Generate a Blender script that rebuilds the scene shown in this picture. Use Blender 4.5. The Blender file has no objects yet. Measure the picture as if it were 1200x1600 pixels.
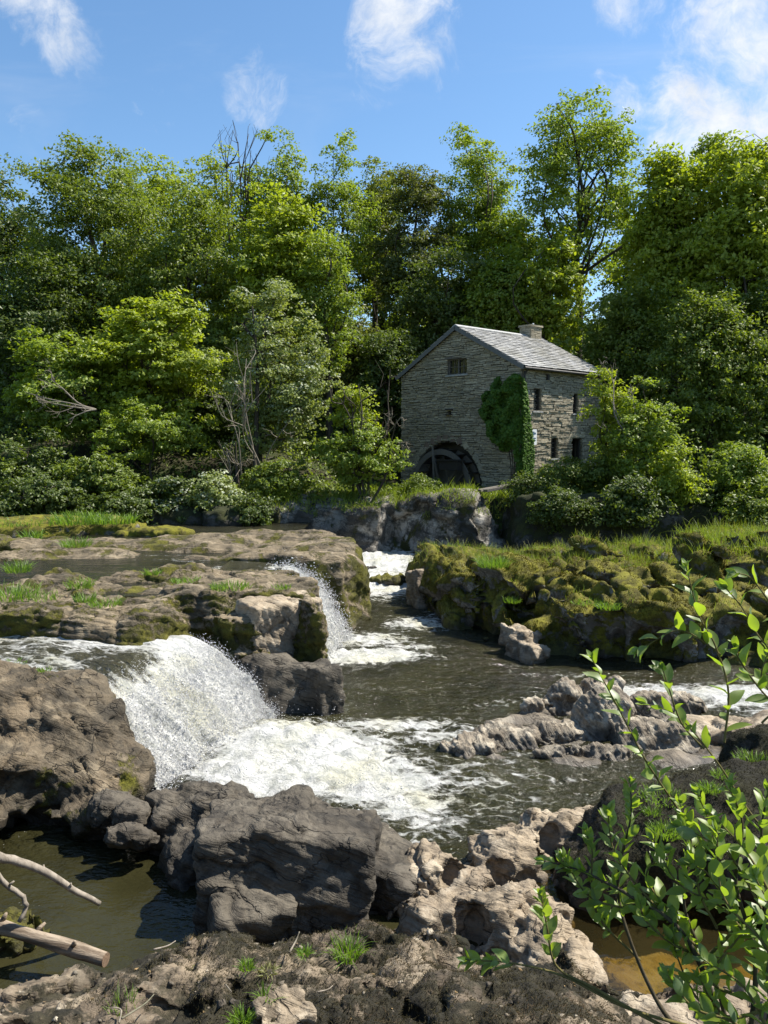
import bpy, math, random
import numpy as np
from mathutils import Vector, Matrix, Euler

random.seed(11)
rng = np.random.default_rng(11)
SC = bpy.context.scene
COL = SC.collection

# ------------------------------------------------------------------ camera
CAM = np.array([0.0, 0.0, 5.0])
PITCH = math.radians(5.2)
cd = bpy.data.cameras.new('camera')
cd.sensor_fit = 'VERTICAL'; cd.sensor_height = 36.0; cd.sensor_width = 27.0
cd.lens = 27.0; cd.clip_start = 0.05; cd.clip_end = 2000.0
cam = bpy.data.objects.new('camera', cd); COL.objects.link(cam)
cam.location = CAM; cam.rotation_euler = (math.pi / 2 - PITCH, 0, 0)
SC.camera = cam

# ------------------------------------------------------------------ light
SUN_AZ, SUN_EL = math.radians(72), math.radians(55)      # azimuth measured from +Y (view direction) towards +X
sd = np.array([math.sin(SUN_AZ) * math.cos(SUN_EL), math.cos(SUN_AZ) * math.cos(SUN_EL), math.sin(SUN_EL)])
sl = bpy.data.lights.new('sun', 'SUN'); sl.energy = 4.7; sl.angle = math.radians(0.53); sl.color = (1.0, 0.95, 0.86)
so = bpy.data.objects.new('sun', sl); COL.objects.link(so)
so.rotation_euler = Vector(-sd).to_track_quat('-Z', 'Y').to_euler(); so.location = (20, 10, 40)
SC.view_settings.view_transform = 'Standard'; SC.view_settings.look = 'None'
SC.view_settings.exposure = 1.1; SC.view_settings.gamma = 1.0; SC.view_settings.use_curve_mapping = False
try:
    SC.cycles.max_bounces = 8; SC.cycles.transparent_max_bounces = 12
    SC.cycles.sample_clamp_indirect = 4.0
    SC.cycles.use_denoising = True
except Exception:
    pass

def nd(t, typ, props=None, ins=None):
    n = t.nodes.new(typ)
    for k, v in (props or {}).items(): setattr(n, k, v)
    for k, v in (ins or {}).items():
        s = n.inputs[k]
        if isinstance(v, bpy.types.NodeSocket): t.links.new(v, s)
        elif isinstance(v, (tuple, list)):
            s.default_value = tuple(v) + (1.0,) if (len(v) == 3 and s.type == 'RGBA') else tuple(v)
        else: s.default_value = v
    return n
def mth(t, op, a, b=0.0, c=None, clamp=False):
    i = {0: a, 1: b}
    if c is not None: i[2] = c
    return nd(t, 'ShaderNodeMath', {'operation': op, 'use_clamp': clamp}, i).outputs[0]
def vmth(t, op, a, b=(0, 0, 0)):
    n = nd(t, 'ShaderNodeVectorMath', {'operation': op}, {0: a, 1: b})
    return n.outputs['Value'] if op in ('DOT_PRODUCT', 'LENGTH', 'DISTANCE') else n.outputs[0]
def mixc(t, f, a, b, mode='MIX'):
    n = nd(t, 'ShaderNodeMix', {'data_type': 'RGBA', 'blend_type': mode}, {0: f, 6: a, 7: b}); return n.outputs[2]
def noise(t, vec, scale, detail=4.0, rough=0.55, dist=0.0, col=False):
    n = nd(t, 'ShaderNodeTexNoise', {}, {'Vector': vec, 'Scale': scale, 'Detail': detail, 'Roughness': rough, 'Distortion': dist})
    return n.outputs[1 if col else 0]
def sstep(t, v, lo, hi, a=0.0, b=1.0):
    return nd(t, 'ShaderNodeMapRange', {'interpolation_type': 'SMOOTHSTEP'}, {0: v, 1: lo, 2: hi, 3: a, 4: b}).outputs[0]
def lin(t, v, lo, hi, a=0.0, b=1.0):
    return nd(t, 'ShaderNodeMapRange', {'clamp': True}, {0: v, 1: lo, 2: hi, 3: a, 4: b}).outputs[0]
def scl(t, vec, s):
    return vmth(t, 'MULTIPLY', vec, s)

# ---- pixel of the photograph (1200 x 1600) -> direction / point in the world
FPX = 1200.0
def ray(px, py):
    u, v = (px - 600) / FPX, (800 - py) / FPX
    c, s = math.cos(PITCH), math.sin(PITCH)
    return np.array([u, c + v * s, -s + v * c])
def pz(px, py, z):
    r = ray(px, py); k = (z - CAM[2]) / r[2]; return tuple((CAM + k * r)[:2])
def py_(px, py, Y):
    r = ray(px, py); k = Y / r[1]; return CAM + k * r

# ---- sky
w = bpy.data.worlds.new('World'); SC.world = w; w.use_nodes = True
t = w.node_tree; t.nodes.clear()
sky = nd(t, 'ShaderNodeTexSky', {'sky_type': 'NISHITA'})
sky.sun_disc = False; sky.sun_elevation = SUN_EL; sky.sun_rotation = SUN_AZ
sky.air_density = 1.0; sky.dust_density = 0.35; sky.ozone_density = 2.5
D = nd(t, 'ShaderNodeTexCoord').outputs['Generated']
D = vmth(t, 'NORMALIZE', D)
sx = nd(t, 'ShaderNodeSeparateXYZ', {}, {0: D})
dz = mth(t, 'ADD', mth(t, 'MAXIMUM', sx.outputs[2], 0.0), 0.12)
pl = nd(t, 'ShaderNodeCombineXYZ', {}, {0: mth(t, 'DIVIDE', sx.outputs[0], dz), 1: mth(t, 'DIVIDE', sx.outputs[1], dz), 2: 0.0}).outputs[0]
nA = noise(t, vmth(t, 'ADD', D, scl(t, nd(t, 'ShaderNodeTexNoise', {}, {'Vector': D, 'Scale': 9.0, 'Detail': 4}).outputs[1], (.07, .07, .07))), 10.0, 10.0, 0.66, 0.5)
nB = noise(t, pl, 1.15, 7.0, 0.6, 0.3)
bias = None
for (px, py, rad, amp) in [(60, 15, 2.2, .28), (85, 55, 2.2, .28), (110, 90, 1.9, .22), (140, 112, 1.5, .14), (395, 145, 1.9, .26), (412, 128, 1.7, .26), (640, 30, 3.4, .34), (600, 80, 2.4, .28), (585, 130, 2.0, .18),
                           (700, 75, 3.0, .20), (1180, 90, 6.0, .6), (1170, 165, 5.2, .5), (1210, 120, 6.0, .6), (1090, 35, 2.2, .26), (1005, 8, 2.2, .27), (1030, 130, 2.6, .2), (965, 105, 1.5, .15),
                           (10, 150, 2.0, .2), (240, 165, 1.8, .12), (1180, 30, 3.0, .38)]:
    r = ray(px, py); r = r / np.linalg.norm(r)
    d = vmth(t, 'DOT_PRODUCT', D, tuple(r))
    g = sstep(t, d, math.cos(math.radians(rad * 1.55)), math.cos(math.radians(rad * 0.02)), 0.0, min(1.0, amp * 2.6))
    bias = g if bias is None else mth(t, 'MAXIMUM', bias, g)
front = sstep(t, sx.outputs[1], 0.45, 0.8)
gen = mth(t, 'MULTIPLY', sstep(t, nB, 0.56, 0.75), mth(t, 'SUBTRACT', 1.0, front))
loc = mth(t, 'MULTIPLY', sstep(t, mth(t, 'ADD', mth(t, 'MULTIPLY', mth(t, 'SUBTRACT', nA, .5), 2.3), mth(t, 'MULTIPLY', bias, .80)), 0.30, 1.12), sstep(t, bias, 0.0, 0.15))
wisp = mth(t, 'MULTIPLY', sstep(t, noise(t, scl(t, D, (1.0, 1.0, 3.2)), 2.2, 6, .6, .8), 0.5, 0.8), 0.22)
cl = mth(t, 'MINIMUM', mth(t, 'ADD', mth(t, 'MAXIMUM', loc, gen), wisp), 1.0)
cl = mth(t, 'MULTIPLY', cl, sstep(t, sx.outputs[2], 0.0, 0.12))
skc = nd(t, 'ShaderNodeHueSaturation', {}, {'Saturation': 1.12, 'Value': 1.38, 'Color': sky.outputs[0], 'Hue': 0.496}).outputs[0]
nC = noise(t, D, 16.0, 6.0, 0.6)
cc = mixc(t, lin(t, nC, .3, .7), (5.6, 6.0, 6.6), (7.6, 7.7, 7.8))
SKYS = 0.066
bg = nd(t, 'ShaderNodeBackground', {}, {0: mixc(t, cl, skc, cc), 1: SKYS})
ow = nd(t, 'ShaderNodeOutputWorld'); t.links.new(bg.outputs[0], ow.inputs[0])
try: w.cycles.sample_map_resolution = 512
except Exception: pass

# ------------------------------------------------------------------ numeric noise
def _h(ix, iy, iz, seed):
    n = (ix.astype(np.uint32) * np.uint32(374761393) + iy.astype(np.uint32) * np.uint32(668265263)
         + iz.astype(np.uint32) * np.uint32(2147483647 - 57) + np.uint32(seed * 1013904223 & 0xffffffff))
    n = (n ^ (n >> np.uint32(13))) * np.uint32(1274126177)
    n = (n ^ (n >> np.uint32(16))) * np.uint32(2246822519)
    return n ^ (n >> np.uint32(15))
_G = np.array([[1,1,0],[-1,1,0],[1,-1,0],[-1,-1,0],[1,0,1],[-1,0,1],[1,0,-1],[-1,0,-1],[0,1,1],[0,-1,1],[0,1,-1],[0,-1,-1],[1,1,0],[-1,1,0],[0,-1,1],[0,-1,-1]], np.float32)
def pn(P, seed=0):
    P = np.asarray(P, np.float32); i = np.floor(P).astype(np.int64); f = P - i
    u = f * f * f * (f * (f * 6 - 15) + 10); out = 0.0
    for dx in (0, 1):
        wx = u[:, 0] if dx else 1 - u[:, 0]
        for dy in (0, 1):
            wy = u[:, 1] if dy else 1 - u[:, 1]
            for dz_ in (0, 1):
                wz = u[:, 2] if dz_ else 1 - u[:, 2]
                g = _G[_h(i[:, 0] + dx, i[:, 1] + dy, i[:, 2] + dz_, seed) & np.uint32(15)]
                out = out + wx * wy * wz * (g[:, 0] * (f[:, 0] - dx) + g[:, 1] * (f[:, 1] - dy) + g[:, 2] * (f[:, 2] - dz_))
    return out
def fbm(P, octv=4, seed=0, gain=0.5):
    P = np.asarray(P, np.float32); s = 0; a = 1.0
    for o in range(octv):
        s = s + a * pn(P * (2.03 ** o), seed + o * 17); a *= gain
    return s
def worley(P, seed=0):
    P = np.asarray(P, np.float32); i = np.floor(P).astype(np.int64); n = len(P)
    f1 = np.full(n, 9.0, np.float32); f2 = np.full(n, 9.0, np.float32); idc = np.zeros(n, np.float32)
    for dx in (-1, 0, 1):
        for dy in (-1, 0, 1):
            for dz_ in (-1, 0, 1):
                h = _h(i[:, 0] + dx, i[:, 1] + dy, i[:, 2] + dz_, seed)
                ox = (h & np.uint32(1023)) / 1023.0; oy = ((h >> np.uint32(10)) & np.uint32(1023)) / 1023.0; oz = ((h >> np.uint32(20)) & np.uint32(1023)) / 1023.0
                d = np.sqrt((i[:, 0] + dx + ox - P[:, 0]) ** 2 + (i[:, 1] + dy + oy - P[:, 1]) ** 2 + (i[:, 2] + dz_ + oz - P[:, 2]) ** 2)
                m = d < f1
                f2 = np.where(m, f1, np.minimum(f2, d)); f1 = np.where(m, d, f1)
                idc = np.where(m, (h % np.uint32(997)) / 997.0, idc)
    return f1, f2, idc
def facet(P, seed=0):
    """plane-faced cells: every cell leans its own way"""
    P = np.asarray(P, np.float32); i = np.floor(P).astype(np.int64); n = len(P)
    f1 = np.full(n, 9.0, np.float32); f2 = f1.copy(); val = np.zeros(n, np.float32)
    for dx in (-1, 0, 1):
        for dy in (-1, 0, 1):
            for dz_ in (-1, 0, 1):
                h = _h(i[:, 0] + dx, i[:, 1] + dy, i[:, 2] + dz_, seed); h2 = _h(i[:, 0] + dx, i[:, 1] + dy, i[:, 2] + dz_, seed + 91)
                o = [i[:, k] + (dx, dy, dz_)[k] + ((h >> np.uint32(10 * k)) & np.uint32(1023)) / 1023.0 - P[:, k] for k in range(3)]
                d = np.sqrt(o[0] ** 2 + o[1] ** 2 + o[2] ** 2)
                a = sum(o[k] * (((h2 >> np.uint32(10 * k)) & np.uint32(1023)) / 511.5 - 1) for k in range(3)) + ((h2 % np.uint32(911)) / 911.0 - .5) * .7
                m = d < f1; f2 = np.where(m, f1, np.minimum(f2, d)); f1 = np.where(m, d, f1); val = np.where(m, a, val)
    return val * np.clip((f2 - f1) / .10, 0, 1)
def ss(x, a, b):
    u = np.clip((x - a) / (b - a), 0, 1); return u * u * (3 - 2 * u)

# ------------------------------------------------------------------ mesh helpers
def mesh_np(name, V, F, smooth=True, mat=None):
    """F: (n,k) array, or list of arrays with different k"""
    me = bpy.data.meshes.new(name)
    Fs = F if isinstance(F, list) else [F]
    Fs = [np.asarray(f, np.int32) for f in Fs if len(f)]
    me.vertices.add(len(V)); me.vertices.foreach_set('co', np.asarray(V, np.float32).ravel())
    nl = sum(f.size for f in Fs); npoly = sum(len(f) for f in Fs)
    me.loops.add(nl); me.polygons.add(npoly)
    me.loops.foreach_set('vertex_index', np.concatenate([f.ravel() for f in Fs]))
    st, o = [], 0
    for f in Fs:
        k = f.shape[1]; st.append(np.arange(len(f)) * k + o); o += f.size
    me.polygons.foreach_set('loop_start', np.concatenate(st).astype(np.int32))
    me.update(calc_edges=True)
    me.polygons.foreach_set('use_smooth', np.full(npoly, bool(smooth)))
    if mat is not None: me.materials.append(mat)
    return me
def attr(me, name, vals):
    a = me.attributes.new(name, 'FLOAT', 'POINT'); a.data.foreach_set('value', np.asarray(vals, np.float32))
def attr2(me, name, vals):
    a = me.attributes.new(name, 'FLOAT_VECTOR', 'POINT'); a.data.foreach_set('vector', np.asarray(vals, np.float32).ravel())
def link(name, me, parent=None, loc=None):
    o = bpy.data.objects.new(name, me); COL.objects.link(o)
    if parent is not None: o.parent = parent
    if loc is not None: o.location = loc
    return o
def tag(o, label=None, cat=None, group=None, kind=None):
    for k, v in (('label', label), ('category', cat), ('group', group), ('kind', kind)):
        if v: o[k] = v
    return o
def thing(name, label, cat, loc=(0, 0, 0), rz=0.0, group=None):
    o = bpy.data.objects.new(name, None); COL.objects.link(o); o.location = loc; o.rotation_euler = (0, 0, rz)
    o.empty_display_size = 0.2
    return tag(o, label, cat, group)

class MB:
    """collects boxes / tubes into one mesh"""
    def __init__(s): s.V = []; s.Q = []; s.T = []; s.n = 0
    def add(s, V, Q=None, T=None):
        V = np.asarray(V, float)
        if Q is not None and len(Q): s.Q.append(np.asarray(Q) + s.n)
        if T is not None and len(T): s.T.append(np.asarray(T) + s.n)
        s.V.append(V); s.n += len(V); return s
    def box(s, a, b, jit=0.0, M=None):
        V = np.array([[x, y, z] for x in (a[0], b[0]) for y in (a[1], b[1]) for z in (a[2], b[2])], float)
        if jit: V += rng.uniform(-jit, jit, V.shape)
        if M is not None: V = V @ np.asarray(M.to_3x3()).T + np.asarray(M.translation)
        return s.add(V, [[0, 1, 3, 2], [4, 6, 7, 5], [0, 4, 5, 1], [2, 3, 7, 6], [0, 2, 6, 4], [1, 5, 7, 3]])
    def tube(s, P, R, k=6, cap=True):
        P = np.asarray(P, float); R = np.broadcast_to(np.asarray(R, float), (len(P),))
        T = np.gradient(P, axis=0); T /= np.linalg.norm(T, axis=1)[:, None] + 1e-9
        ref = np.array([0.31, 0.17, 0.93]) if abs(T[0] @ np.array([0.31, 0.17, 0.93])) < .9 else np.array([1.0, 0, 0])
        A = np.cross(T, ref); A /= np.linalg.norm(A, axis=1)[:, None] + 1e-9
        B = np.cross(T, A)
        an = np.arange(k) / k * 2 * math.pi
        V = (P[:, None] + R[:, None, None] * (np.cos(an)[None, :, None] * A[:, None] + np.sin(an)[None, :, None] * B[:, None])).reshape(-1, 3)
        i = np.arange(len(P) - 1)[:, None] * k; j = np.arange(k)[None]; j2 = (j + 1) % k
        Q = np.stack([i + j, i + j2, i + k + j2, i + k + j], -1).reshape(-1, 4)
        T3 = []
        if cap:
            V = np.vstack([V, P[:1], P[-1:]]); c0, c1 = len(V) - 2, len(V) - 1; e = (len(P) - 1) * k
            T3 = [[c0, (q + 1) % k, q] for q in range(k)] + [[c1, e + q, e + (q + 1) % k] for q in range(k)]
        return s.add(V, Q, T3)
    def me(s, name, mat=None, smooth=False):
        F = []
        if s.Q: F.append(np.vstack(s.Q))
        if s.T: F.append(np.vstack(s.T))
        return mesh_np(name, np.vstack(s.V), F, smooth, mat)
    def build(s, name, mat, parent=None, smooth=False):
        return link(name, s.me(name, mat, smooth), parent)

def spline(P, n):
    """Catmull-Rom through points, n samples"""
    P = np.asarray(P, float); Q = np.vstack([2 * P[0] - P[1], P, 2 * P[-1] - P[-2]])
    u = np.linspace(0, len(P) - 1 - 1e-6, n); i = u.astype(int); f = (u - i)[:, None]
    a, b, c, d = Q[i], Q[i + 1], Q[i + 2], Q[i + 3]
    return 0.5 * (2 * b + (c - a) * f + (2 * a - 5 * b + 4 * c - d) * f * f + (3 * b - a - 3 * c + d) * f ** 3)

# ------------------------------------------------------------------ solid rock from distance fields
class Field:
    def __init__(s, lo, hi, h):
        s.h = h; s.lo = np.array(lo, float)
        s.ax = [np.arange(lo[k], hi[k] + h, h, dtype=np.float32) for k in range(3)]
        s.X, s.Y, s.Z = (s.ax[0][:, None, None], s.ax[1][None, :, None], s.ax[2][None, None, :])
        s.F = np.full((len(s.ax[0]), len(s.ax[1]), len(s.ax[2])), 5.0, np.float32)
    def union(s, d, k=0.08):
        a, b = s.F, d
        if k <= 0: s.F = np.minimum(a, b)
        else:
            hh = np.clip(0.5 + 0.5 * (b - a) / k, 0, 1).astype(np.float32)
            s.F = (b * (1 - hh) + a * hh - k * hh * (1 - hh)).astype(np.float32)
        return s
    def cut(s, d, k=0.08):
        s.F = np.maximum(s.F, -d).astype(np.float32); return s
    def prism(s, poly, top, k=0.3, rnd=0.1):
        """poly [(x,y)], top fn(x,y)->z (2-D), k: how far the sides spread per metre of depth (number or fn)"""
        X2, Y2 = s.ax[0][:, None], s.ax[1][None, :]
        d2 = poly_sd(poly, X2, Y2)
        T = top(X2, Y2) if callable(top) else np.full(d2.shape, top)
        K = k(X2, Y2) if callable(k) else k
        T = np.broadcast_to(T, d2.shape).astype(np.float32); K = np.broadcast_to(np.asarray(K, np.float32), d2.shape)
        a = d2[:, :, None] - K[:, :, None] * np.maximum(T[:, :, None] - s.Z, -0.5); b = s.Z - T[:, :, None]
        a = a / np.sqrt(1 + K[:, :, None] ** 2)
        hh = np.clip(0.5 + 0.5 * (a - b) / rnd, 0, 1)
        return (b * (1 - hh) + a * hh + rnd * hh * (1 - hh)).astype(np.float32)
    def ell(s, c, r, rz=0.0, tx=0.0, ty=0.0, p=2.6):
        x, y, z = s.local(c, rz, tx, ty)
        q = (np.abs(x / r[0]) ** p + np.abs(y / r[1]) ** p + np.abs(z / r[2]) ** p) ** (1 / p)
        return ((q - 1) * min(r)).astype(np.float32)
    def local(s, c, rz, tx, ty):
        M = np.array(Euler((tx, ty, rz)).to_matrix()).T
        a, b, d = s.X - c[0], s.Y - c[1], s.Z - c[2]
        return [M[i][0] * a + M[i][1] * b + M[i][2] * d for i in range(3)]
    def block(s, c, hf, rz=0.0, tx=0.0, ty=0.0, rnd=0.12):
        x, y, z = s.local(c, rz, tx, ty)
        qx, qy, qz = np.abs(x) - hf[0] + rnd, np.abs(y) - hf[1] + rnd, np.abs(z) - hf[2] + rnd
        out = np.sqrt(np.maximum(qx, 0) ** 2 + np.maximum(qy, 0) ** 2 + np.maximum(qz, 0) ** 2)
        return (out + np.minimum(np.maximum(qx, np.maximum(qy, qz)), 0) - rnd).astype(np.float32)
    def roughen(s, fn, band=0.6):
        m = np.abs(s.F) < band; ix = np.nonzero(m)
        P = np.stack([s.ax[0][ix[0]], s.ax[1][ix[1]], s.ax[2][ix[2]]], 1)
        s.F[m] += fn(P).astype(np.float32); return s
    def mesh(s):
        F = s.F.copy(); 
        for sl in ((0,), (-1,)):
            F[sl[0], :, :] = np.maximum(F[sl[0], :, :], .01); F[:, sl[0], :] = np.maximum(F[:, sl[0], :], .01); F[:, :, sl[0]] = np.maximum(F[:, :, sl[0]], .01)
        S = F < 0; nx, ny, nz = [n - 1 for n in F.shape]
        cs = sum(S[i:i + nx, j:j + ny, k:k + nz].astype(np.int8) for i in (0, 1) for j in (0, 1) for k in (0, 1))
        act = (cs > 0) & (cs < 8); ix = np.nonzero(act); n = len(ix[0])
        idx = np.full(act.shape, -1, np.int64); idx[ix] = np.arange(n)
        acc = np.zeros((n, 3)); cnt = np.zeros(n)
        crn = [(i, j, k) for i in (0, 1) for j in (0, 1) for k in (0, 1)]
        val = {c: F[ix[0] + c[0], ix[1] + c[1], ix[2] + c[2]] for c in crn}
        for a in crn:
            for d in range(3):
                if a[d] == 0:
                    b = list(a); b[d] = 1; b = tuple(b); fa, fb = val[a], val[b]
                    m = (fa < 0) != (fb < 0); tt = np.where(m, fa / np.where(m, fa - fb, 1), 0)
                    p = np.zeros((n, 3)); 
                    for q in range(3): p[:, q] = a[q] + (tt if q == d else 0)
                    acc += p * m[:, None]; cnt += m
        V = acc / cnt[:, None] + np.stack(ix, 1); V = s.lo + V * s.h
        Q = []
        for d in range(3):
            sl0 = [slice(None)] * 3; sl1 = [slice(None)] * 3; sl0[d] = slice(0, -1); sl1[d] = slice(1, None)
            A, B = S[tuple(sl0)], S[tuple(sl1)]; ch = A != B; e = np.nonzero(ch); inside = A[e]
            o1, o2 = [(1, 2), (2, 0), (0, 1)][d]
            g = [np.array(q) for q in e]; ok = (g[o1] > 0) & (g[o2] > 0) & (g[o1] < idx.shape[o1]) & (g[o2] < idx.shape[o2])
            g = [q[ok] for q in g]; inside = inside[ok]
            def at(a1, a2):
                q = [x.copy() for x in g]; q[o1] += a1; q[o2] += a2; return idx[tuple(q)]
            q4 = np.stack([at(-1, -1), at(0, -1), at(0, 0), at(-1, 0)], 1)
            q4[~inside] = q4[~inside][:, ::-1]; Q.append(q4)
        Q = np.vstack(Q); Q = Q[(Q >= 0).all(1)]
        return V, Q
def poly_sd(poly, X, Y):
    X, Y = np.broadcast_arrays(X, Y); d = np.full(X.shape, 1e9, np.float32); inside = np.zeros(X.shape, bool); n = len(poly)
    for i in range(n):
        ax, ay = poly[i]; bx, by = poly[(i + 1) % n]; ex, ey = bx - ax, by - ay
        wx, wy = X - ax, Y - ay; tt = np.clip((wx * ex + wy * ey) / (ex * ex + ey * ey + 1e-12), 0, 1)
        d = np.minimum(d, np.hypot(wx - ex * tt, wy - ey * tt))
        c = (ay > Y) != (by > Y); xi = ax + (Y - ay) / (by - ay + 1e-12) * ex; inside ^= c & (X < xi)
    return np.where(inside, -d, d).astype(np.float32)
def vnormals(V, Q):
    fn = np.cross(V[Q[:, 2]] - V[Q[:, 0]], V[Q[:, 3]] - V[Q[:, 1]]); N = np.zeros_like(V)
    for k in range(4):
        for c in range(3): N[:, c] += np.bincount(Q[:, k], fn[:, c], len(V))
    return N / (np.linalg.norm(N, axis=1)[:, None] + 1e-12)
def rock(name, fld, mat, disp=None, parent=None, origin=None):
    V, Q = fld.mesh()
    # relax the grid once so that facets of the lattice do not show
    acc = np.zeros_like(V); cnt = np.zeros(len(V))
    for k in range(4):
        a, b = Q[:, k], Q[:, (k + 1) % 4]
        for c in range(3): acc[:, c] += np.bincount(a, V[b, c], len(V))
        cnt += np.bincount(a, minlength=len(V))
    V = 0.5 * V + 0.5 * acc / np.maximum(cnt, 1)[:, None]
    if disp is not None:
        N = vnormals(V, Q); V = V + N * np.asarray(disp(V, N))[:, None]
    if origin is None: origin = (V[:, 0].mean(), V[:, 1].mean(), 0.0)
    me = mesh_np(name, V - np.array(origin), Q, True, mat)
    o = link(name, me, parent, origin); o['_v'] = 0; del o['_v']
    return o, V, Q
def crease(V, f, seed, amp, wd=.05):
    q = V * np.array([f, f, f * 1.3]) + .5 * fbm(V * f * .5, 2, seed + 2)[:, None]
    return -amp * np.exp(-np.abs(pn(q, seed)) / wd) * ss(pn(V * f * .6, seed + 4), -.25, .15)
def strata(V, b, T, amp, seed=0, warp=0.35):
    b = np.array(b, float); b /= np.linalg.norm(b)
    tt = V @ b / T + warp * fbm(V * 0.55, 3, seed + 5) / T * 0.5 + 0.25 * fbm(V * 2.2, 2, seed + 9)
    fl = np.floor(tt); f = tt - fl
    hgt = ((np.sin(fl * 12.9898 + seed) * 43758.5453) % 1.0) - 0.5
    edge = np.minimum(f, 1 - f)
    return amp * (hgt * 0.9 - 1.1 * np.exp(-edge / 0.09)) 

# ------------------------------------------------------------------ materials
def newmat(name):
    m = bpy.data.materials.new(name); m.use_nodes = True; m.node_tree.nodes.clear(); t = m.node_tree
    out = nd(t, 'ShaderNodeOutputMaterial'); return m, t, out
def princ(t, out, col, rough=0.8, normal=None, spec=0.5, **kw):
    ins = {'Base Color': col, 'Roughness': rough, 'Specular IOR Level': spec}
    if normal is not None: ins['Normal'] = normal
    ins.update(kw)
    n = nd(t, 'ShaderNodeBsdfPrincipled', {}, ins); t.links.new(n.outputs[0], out.inputs[0]); return n
def bump(t, h, dist=0.03, strength=1.0, normal=None):
    ins = {'Height': h, 'Distance': dist, 'Strength': strength}
    if normal is not None: ins['Normal'] = normal
    return nd(t, 'ShaderNodeBump', {}, ins).outputs[0]

def rock_mat(name, cA, cB, pale, dark, mossA, mossB, moss=0.0, dim=.80, sz=1.0, bed=(0.2, 0.3, 1.0), lich=0.5, darkamt=0.5, wetz=None, fuzz=0.5, mossup=0.5, bumpd=0.03, vein=0.5):
    cA, cB, pale, dark, mossA, mossB = [tuple(dim * q for q in c_) for c_ in (cA, cB, pale, dark, mossA, mossB)]
    m, t, out = newmat(name)
    geo = nd(t, 'ShaderNodeNewGeometry'); P = scl(t, geo.outputs['Position'], (1 / sz,) * 3)
    nz = nd(t, 'ShaderNodeSeparateXYZ', {}, {0: geo.outputs['Normal']}).outputs[2]
    n1 = noise(t, P, 0.9, 6, .6, .3); n2 = noise(t, P, 5.0, 8, .65, .2); n3 = noise(t, P, 26.0, 5, .7); n4 = noise(t, P, 2.1, 8, .62, .6)
    # bedding: noise stretched along the layers
    b = Vector(bed).normalized(); q = Vector((0, 0, 1)).rotation_difference(b).inverted().to_euler()
    rp = nd(t, 'ShaderNodeVectorRotate', {'rotation_type': 'EULER_XYZ'}, {'Vector': P, 'Rotation': tuple(q)}).outputs[0]
    rp = vmth(t, 'ADD', rp, scl(t, nd(t, 'ShaderNodeTexNoise', {}, {'Vector': P, 'Scale': 1.4, 'Detail': 3}).outputs[1], (.5, .5, .22)))
    st = noise(t, scl(t, rp, (1.3, 1.3, 15.0)), 1.0, 6, .62)
    st2 = noise(t, scl(t, rp, (3.0, 3.0, 48.0)), 1.0, 4, .6)
    c = mixc(t, sstep(t, n1, .35, .65), cA, cB)
    c = mixc(t, sstep(t, n2, .46, .68, 0, .75), c, tuple(0.55 * x for x in cA))
    c = mixc(t, mth(t, 'MULTIPLY', sstep(t, st, .52, .66), .55), c, tuple(0.5 * x for x in cB))
    c = mixc(t, mth(t, 'MULTIPLY', sstep(t, st2, .55, .64), vein), c, tuple(0.42 * x for x in cA))
    c = mixc(t, mth(t, 'MULTIPLY', sstep(t, mth(t, 'ADD', n4, mth(t, 'MULTIPLY', n3, .25)), .70 - .12 * lich, .80 - .12 * lich), lich), c, pale)
    dk = sstep(t, mth(t, 'ADD', noise(t, P, 1.5, 8, .68, .4), mth(t, 'MULTIPLY', mth(t, 'SUBTRACT', n3, .5), .2)), .60 - .22 * darkamt, .72 - .2 * darkamt)
    c = mixc(t, mth(t, 'MULTIPLY', dk, min(1.0, .35 + .6 * darkamt)), c, dark)
    h = mth(t, 'ADD', mth(t, 'MULTIPLY', n2, .9), mth(t, 'ADD', mth(t, 'MULTIPLY', n3, .28), mth(t, 'ADD', mth(t, 'MULTIPLY', st, .75), mth(t, 'MULTIPLY', st2, .32))))
    cr = sstep(t, mth(t, 'ABSOLUTE', mth(t, 'SUBTRACT', noise(t, vmth(t, 'ADD', scl(t, rp, (.8, .8, 1.5)), (7.3, 1.1, 4.2)), 1.0, 5, .5, .4), .5)), 0.0, 0.008)
    h = mth(t, 'ADD', h, mth(t, 'MULTIPLY', cr, .35))
    c = mixc(t, mth(t, 'MULTIPLY', mth(t, 'SUBTRACT', 1.0, cr), .5), c, tuple(0.3 * x for x in dark))
    rough = mth(t, 'ADD', .72, mth(t, 'MULTIPLY', n2, .25))
    if moss > 0:
        n5 = noise(t, P, 1.25, 7, .62, .5); n6 = noise(t, P, 9.0, 6, .7)
        mf = mth(t, 'ADD', mth(t, 'MULTIPLY', nz, .26 * mossup), mth(t, 'ADD', n5, mth(t, 'MULTIPLY', mth(t, 'SUBTRACT', n6, .5), .35)))
        mf = sstep(t, mf, .92 - .55 * moss, 1.02 - .55 * moss)
        mc = mixc(t, sstep(t, noise(t, P, 3.1, 6, .65), .38, .64), mossA, mossB)
        mc = mixc(t, sstep(t, noise(t, P, 38.0, 4, .7), .42, .7, 0, .6), mc, tuple(0.35 * x for x in mossA))
        c = mixc(t, mf, c, mc); rough = mth(t, 'ADD', mth(t, 'MULTIPLY', mf, .95), mth(t, 'MULTIPLY', mth(t, 'SUBTRACT', 1.0, mf), rough))
        mh = mth(t, 'ADD', mth(t, 'MULTIPLY', noise(t, P, 17.0, 7, .72), 1.6 * fuzz), 0.5)
        h = mth(t, 'ADD', mth(t, 'MULTIPLY', mf, mh), mth(t, 'MULTIPLY', mth(t, 'SUBTRACT', 1.0, mf), h))
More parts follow.
